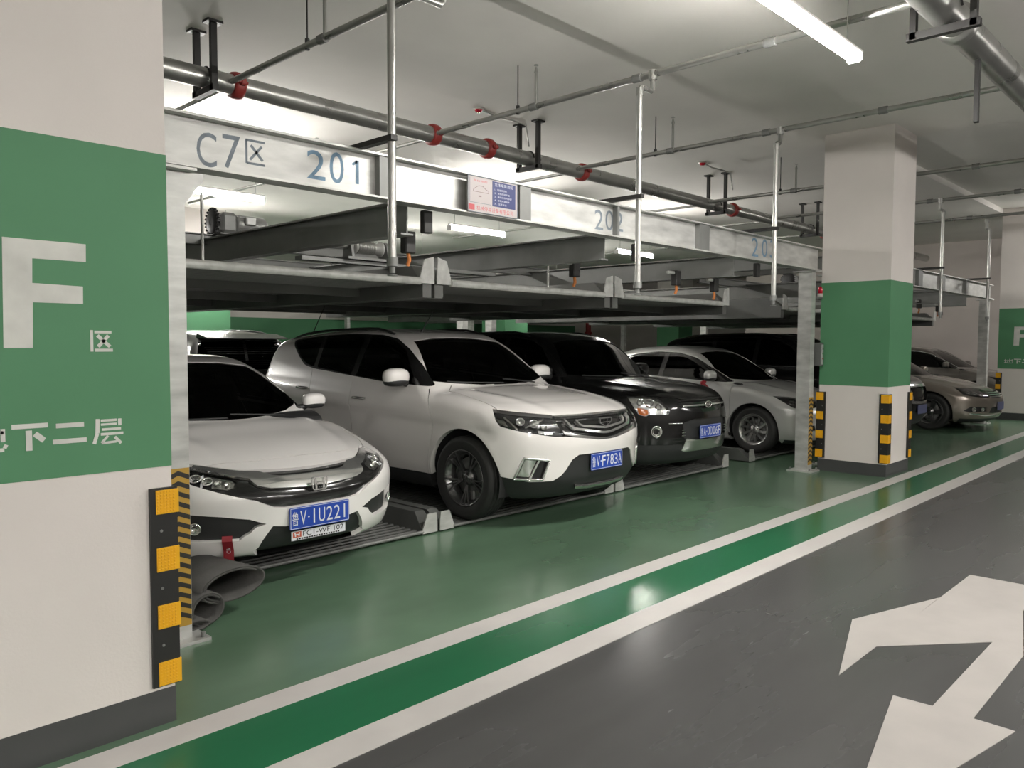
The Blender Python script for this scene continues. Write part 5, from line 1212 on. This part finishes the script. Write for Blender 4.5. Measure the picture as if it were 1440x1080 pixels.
# drop pipes hanging in front of the beam, each on a dark arm fixed to the beam
RX = [(2.86, 3.25), (5.32, 5.50), (7.72, 7.80), (13.35, 13.2), (16.1, 15.9)]
rn = ['leftmost hanging drop pipe, in front of 201', 'second hanging drop pipe, right of 202', 'third hanging drop pipe, in front of 203', 'hanging drop pipe on the farther lift, left one', 'hanging drop pipe on the farther lift, right one']
for i, (x, px) in enumerate(RX):
    yr = 3.70
    t = thing('drop_pipe', rn[i], 'pipe', (x, yr, 0), group='vertical drop pipes in front of the lift beams')
    top = ZP-0.16; 
    MB().cyl((0, 0, 2.03), (0, 0, top), 0.024, 14).obj('pipe', M_PIPE, t)
    dx = px-x; mb = MB()
    mb.tube([(0, 0, top-0.03), (0.0, 0, top), (0.02, 0, top+0.02), (dx-0.02, 0, top+0.02), (dx, 0, top+0.04), (dx, 0, ZP-0.02)], 0.021, 10)
    mb.cyl((0, 0, top-0.05), (0, 0, top+0.01), 0.03, 12); mb.cyl((dx, 0, ZP-0.045), (dx, 0, ZP+0.03), 0.036, 12)
    mb.obj('elbow', M_PIPE, t)
    mb = MB(); mb.cyl((0, 0, 1.99), (0, 0, 2.04), 0.034, 14).cyl((0, 0, 1.95), (0, 0, 1.99), 0.018, 10).cyl((0, 0, 1.935), (0, 0, 1.94), 0.03, 12); mb.obj('sprinkler_head', M_GALVD, t)
    MB().box((-0.02, (YF-yr)/2, 2.715), (0.045, YF-yr+0.1, 0.03)).obj('support_arm', M_BLACK, t)

# ------------------------------------------------------------------ fluorescent battens
def lamp(x, y, z, label, Ln=1.25, rot=0.0, wide=0.11):
    t = thing('fluorescent_lamp', label, 'lamp', (x, y, z), rot, group='fluorescent ceiling lamps')
    MB().box((0, 0, 0.022 if wide > .1 else 0.06), (Ln, wide, 0.030), bev=0.008).obj('housing', M_LAMPB, t)
    MB().prism([((0.05 if wide > .1 else .03)*math.cos(a), 0.006+(0.042 if wide > .1 else .03)*math.sin(a)) for a in ([math.pi+math.pi*k/12 for k in range(13)] if wide > .1 else [2*math.pi*k/20 for k in range(20)])], lambda a, b, h: (h, a, b), -Ln/2+0.03, Ln/2-0.03).obj('diffuser', M_LAMP, t)
    for a in (-1, 1): MB().box((a*(Ln/2-0.015), 0, 0.0), (0.03, 0.10, 0.085), bev=0.012).obj('end_cap', M_LAMPB, t)
    for a in (-0.4, 0.4): MB().cyl((a*Ln, 0, 0.06), (a*Ln, 0, zc(x, y)-z), 0.004, 6).obj('suspension_rod', M_PIPE, t)
    return t
lamp(4.85, 2.13, 3.5, 'bright fluorescent batten hanging over the lane at the top', 1.5)
nm_ = ['first', 'second', 'third', 'fourth', 'fifth', 'sixth', 'seventh', 'eighth']
for i, (x, y, z) in enumerate(((-4.5, 2.13, 3.5), (19.0, 2.13, 3.5))): lamp(x, y, z, ['fluorescent batten over the lane, outside the picture at left', 'fluorescent batten over the lane, outside the picture at right'][i], 1.5)
for i, (x, y, z) in enumerate(((-5, -2.2, 3.3), (-0.5, -2.2, 3.3), (4, -2.2, 3.3), (8.0, -2.2, 3.3), (11.0, -1.4, 3.3), (-3, -5.2, 3.3), (2, -5.2, 3.3), (6, -5.2, 3.3))):  # unseen fill lamps, added to brighten the column fronts and the hall
    lamp(x, y, z, nm_[i]+' added fill batten over the other half of the lane, unseen behind the viewer')
for i, (x, y, z) in enumerate(((4.6, 9.4, 3.35), (9.0, 9.4, 3.35), (13.4, 9.4, 3.35), (2, 15.0, 3.0), (7, 15.0, 3.0), (12, 15.0, 3.0), (17, 15.0, 3.0))):
    lamp(x, y, z, ['fluorescent batten behind the beam above the white SUV', 'fluorescent batten behind the beam above the black SUV', 'fluorescent batten above the farther lift', 'leftmost fluorescent batten over the rear lane', 'second fluorescent batten over the rear lane', 'third fluorescent batten over the rear lane', 'fourth fluorescent batten over the rear lane', 'fluorescent batten by the far wall'][i], wide=0.05)

# ------------------------------------------------------------------ beacon, control box, plate sign
t = thing('warning_beacon', 'small red warning beacon beside the right lift post', 'beacon', (9.62, 4.0, 2.115))
MB().lathe([(0, 0.045), (0.036, 0.045), (0.036, 0.10), (0.028, 0.125), (0, 0.132)], 18, (0, 0, 0), 'z').obj('red_lens', mat('red_lens', (0.5, 0.01, 0.03), 0.2, coat=0.5), t)
MB().lathe([(0, 0), (0.04, 0), (0.04, 0.045), (0, 0.045)], 18, (0, 0, 0), 'z').obj('beacon_base', mat('pale_plastic', (0.6, 0.56, 0.52), 0.5), t)
MB().box((-0.06, 0, -0.01), (0.13, 0.06, 0.02)).obj('bracket', M_GALVD, t)
t = thing('control_box', 'grey control box with buttons on the right lift post', 'control box', (9.53, 3.985, 1.42))
MB().box((0, 0, 0), (0.07, 0.11, 0.28), bev=0.008).obj('box_body', mat('control_grey', (0.10, 0.105, 0.10), 0.4), t)
MB().box((0, -0.057, 0), (0.05, 0.006, 0.24), bev=0.002).obj('front_panel', mat('panel_silver', (0.45, 0.46, 0.45), 0.35, metal=0.4), t)
for k, c in enumerate(((0.1, 0.1, 0.1), (0.05, 0.25, 0.08), (0.4, 0.02, 0.02))):
    MB().cyl((0, -0.060, 0.07-0.06*k), (0, -0.068, 0.07-0.06*k), 0.010, 10).obj('button', mat('button_%d' % k, c, 0.35), t)
sg = thing('notice_plate', 'small notice plate with a blue panel on the front beam', 'sign', (3.94, YF-0.07, 2.56))
MB().box((0, 0, 0), (0.49, 0.006, 0.245)).obj('plate', mat('notice_white', (0.38, 0.34, 0.335), 0.45), sg)
mb = MB(); fn = lambda a, b, h: (a, -0.0032-h, b)
for q in ((-0.245, -0.1225, 0.245, -0.1185), (-0.245, 0.1185, 0.245, 0.1225), (-0.245, -0.1225, -0.241, 0.1225), (0.241, -0.1225, 0.245, 0.1225)): mb.prism([(q[0], q[1]), (q[2], q[1]), (q[2], q[3]), (q[0], q[3])], fn, 0, 0.004)
for q in ((-0.225, -0.055, -0.222, 0.108), (-0.225, -0.058, -0.02, -0.055)): mb.prism([(q[0], q[1]), (q[2], q[1]), (q[2], q[3]), (q[0], q[3])], fn, 0, 0.001)
mb.obj('border', M_GREYINK, sg)
MB().prism([(-0.01, -0.062), (0.222, -0.062), (0.222, 0.11), (-0.01, 0.11)], fn, 0, 0.001).obj('blue_panel', mat('notice_blue', (0.022, 0.03, 0.12), 0.4), sg)
fn2 = lambda a, b, h: (a, -0.0045-h*0.001, b)
mb = MB(); put_text(mb, '立体车库须知', fn2, (0.012, 0.078, 0.195, 0.102))
for k in range(5): put_text(mb, ['1、驾驶员须知', '2、车辆停放平稳', '3、请勿在库内停留', '4、存取车请刷卡', '5、注意安全'][k], fn2, (0.012, 0.048-k*0.024, 0.012+[0.12, 0.15, 0.17, 0.15, 0.12][k], 0.062-k*0.024))
mb.obj('panel_writing', mat('notice_ink_pale', (0.45, 0.47, 0.55), 0.5), sg)
mb = MB(); put_text(mb, '机械停车设备有限公司', fn, (-0.16, -0.106, 0.20, -0.075)); put_text(mb, '车位简图', fn, (-0.19, 0.085, -0.06, 0.10))
for q in ((-0.235, -0.108, -0.18, -0.07),): mb.prism([(q[0], q[1]), (q[2], q[1]), (q[2], q[3]), (q[0], q[3])], fn, 0, 0.001)
mb.obj('red_writing', mat('notice_red', (0.42, 0.06, 0.07), 0.5), sg)
mb = MB(); 
car_o = [(-0.19, 0.03), (-0.17, 0.045), (-0.14, 0.06), (-0.10, 0.06), (-0.07, 0.04), (-0.045, 0.035), (-0.045, 0.018), (-0.19, 0.018)]
for k in range(len(car_o)): a, b = car_o[k], car_o[(k+1) % len(car_o)]; strokes(mb, [(*a, *b, 0.003)], fn)
strokes(mb, [(-0.14, -0.01, -0.115, -0.01, 0.008)], fn)
mb.obj('car_sketch', mat('sketch_ink', (0.18, 0.12, 0.12), 0.5), sg)

# ------------------------------------------------------------------ rolled mats beside the left post
M_ROLL = mat('rolled_rubber_mat', (0.062, 0.060, 0.056), 0.75, var=0.15, scale=12, bump=0.15, bscale=70)
def roll(cx, cy, cz, ra, rb, Ln, rz, label, th=0.012, tilt=0.0):
    """a flattened, hollow roll lying on its side"""
    t = thing('rolled_mat', label, 'mat', (cx, cy, cz), rz, group='rolled rubber mats'); t.rotation_euler = (0, -tilt, rz)
    n = 40; vs = []; turns = 1.6; N = int(n*turns)
    for e in (0, 1):
        for i in range(N+1):
            a = 2*math.pi*i/n; k = 1-0.10*i/n
            for d in (0, 1):
                r0 = k-d*th/ra; r1 = k-d*th/rb
                vs.append((e*Ln, ra*r0*math.cos(a-1.2), rb*r1*math.sin(a-1.2)))
    fs = []; m = (N+1)*2
    for i in range(N):
        a, b = 2*i, 2*i+2
        fs += [(a, b, m+b, m+a), (a+1, m+a+1, m+b+1, b+1), (a, a+1, b+1, b), (m+a, m+b, m+b+1, m+a+1)]
    fs += [(0, m, m+1, 1), (m-2, m-1, 2*m-1, 2*m-2)]
    mb = MB().add(vs, fs, True); o = mb.obj('roll', M_ROLL, t)
    return t
roll(2.105, 4.17, 0.188, 0.225, 0.100, 0.40, R_(100), 'upper grey mat roll lying beside the left post')
roll(1.925, 4.12, 0.100, 0.110, 0.095, 0.60, R_(98), 'lower grey mat roll with a round open end')
roll(1.845, 4.08, 0.036, 0.085, 0.032, 0.60, R_(98), 'flattened grey mat roll on the floor by the post')
# a second row of lifts far behind
c = copy_tree(lt2); c.location = (5.6, 12.6, 0); c['label'] = 'lift frame in the rear row, far behind the white SUV'
t = thing('fire_pipe', 'red vertical fire pipe far behind the black SUV', 'pipe', (25.6, 20.2, 0))
MB().cyl((0, 0, 0), (0, 0, 4.2), 0.11, 16).obj('pipe', M_RED, t); MB().cyl((0, 0, 1.9), (0, 0, 2.0), 0.15, 16).obj('flange', M_RED, t)
for i, (x, y) in enumerate(((6.20, 6.46), (10.2, 6.0))):
    t = thing('smoke_detector', ['small red detector on the ceiling above the notice plate', 'small red detector on the ceiling left of the middle column'][i], 'detector', (x, y, 4.14), group='red ceiling detectors')
    MB().lathe([(0, -0.045), (0.03, -0.042), (0.045, -0.02), (0.05, 0), (0, 0)], 18, (0, 0, 0), 'z').obj('detector_head', MATS['red_lens'], t)
    MB().lathe([(0, -0.012), (0.06, -0.012), (0.06, 0), (0, 0)], 18, (0, 0, 0), 'z').obj('detector_base', MATS['pale_plastic'], t)
    MB().tube([(0.05, 0, -0.01), (0.35, 0.05, -0.012), (0.62, 0.02, -0.012), (0.72, -0.05, -0.05), (0.74, -0.08, -0.30)], 0.010, 6).obj('conduit', M_PIPE, t)
for fn_ in CAR_BUILD.values(): fn_()
# two more dark cars far back between the rear columns: copies with their parts
_src = {o['label']: o for o in bpy.data.objects if o.parent is None and o.get('category') == 'car'}
for lb, x, y, l2 in (('black SUV with amber indicators beside the white SUV', 20.5, 15.0, 'dark car far back, left of the red fire pipe'), ('bronze sedan with chrome bumper lip beyond the middle column', 23.2, 15.2, 'dark sedan far back, right of the red fire pipe')):
    c = copy_tree(_src[lb]); c.location = (x, y, 0.003); c['label'] = l2
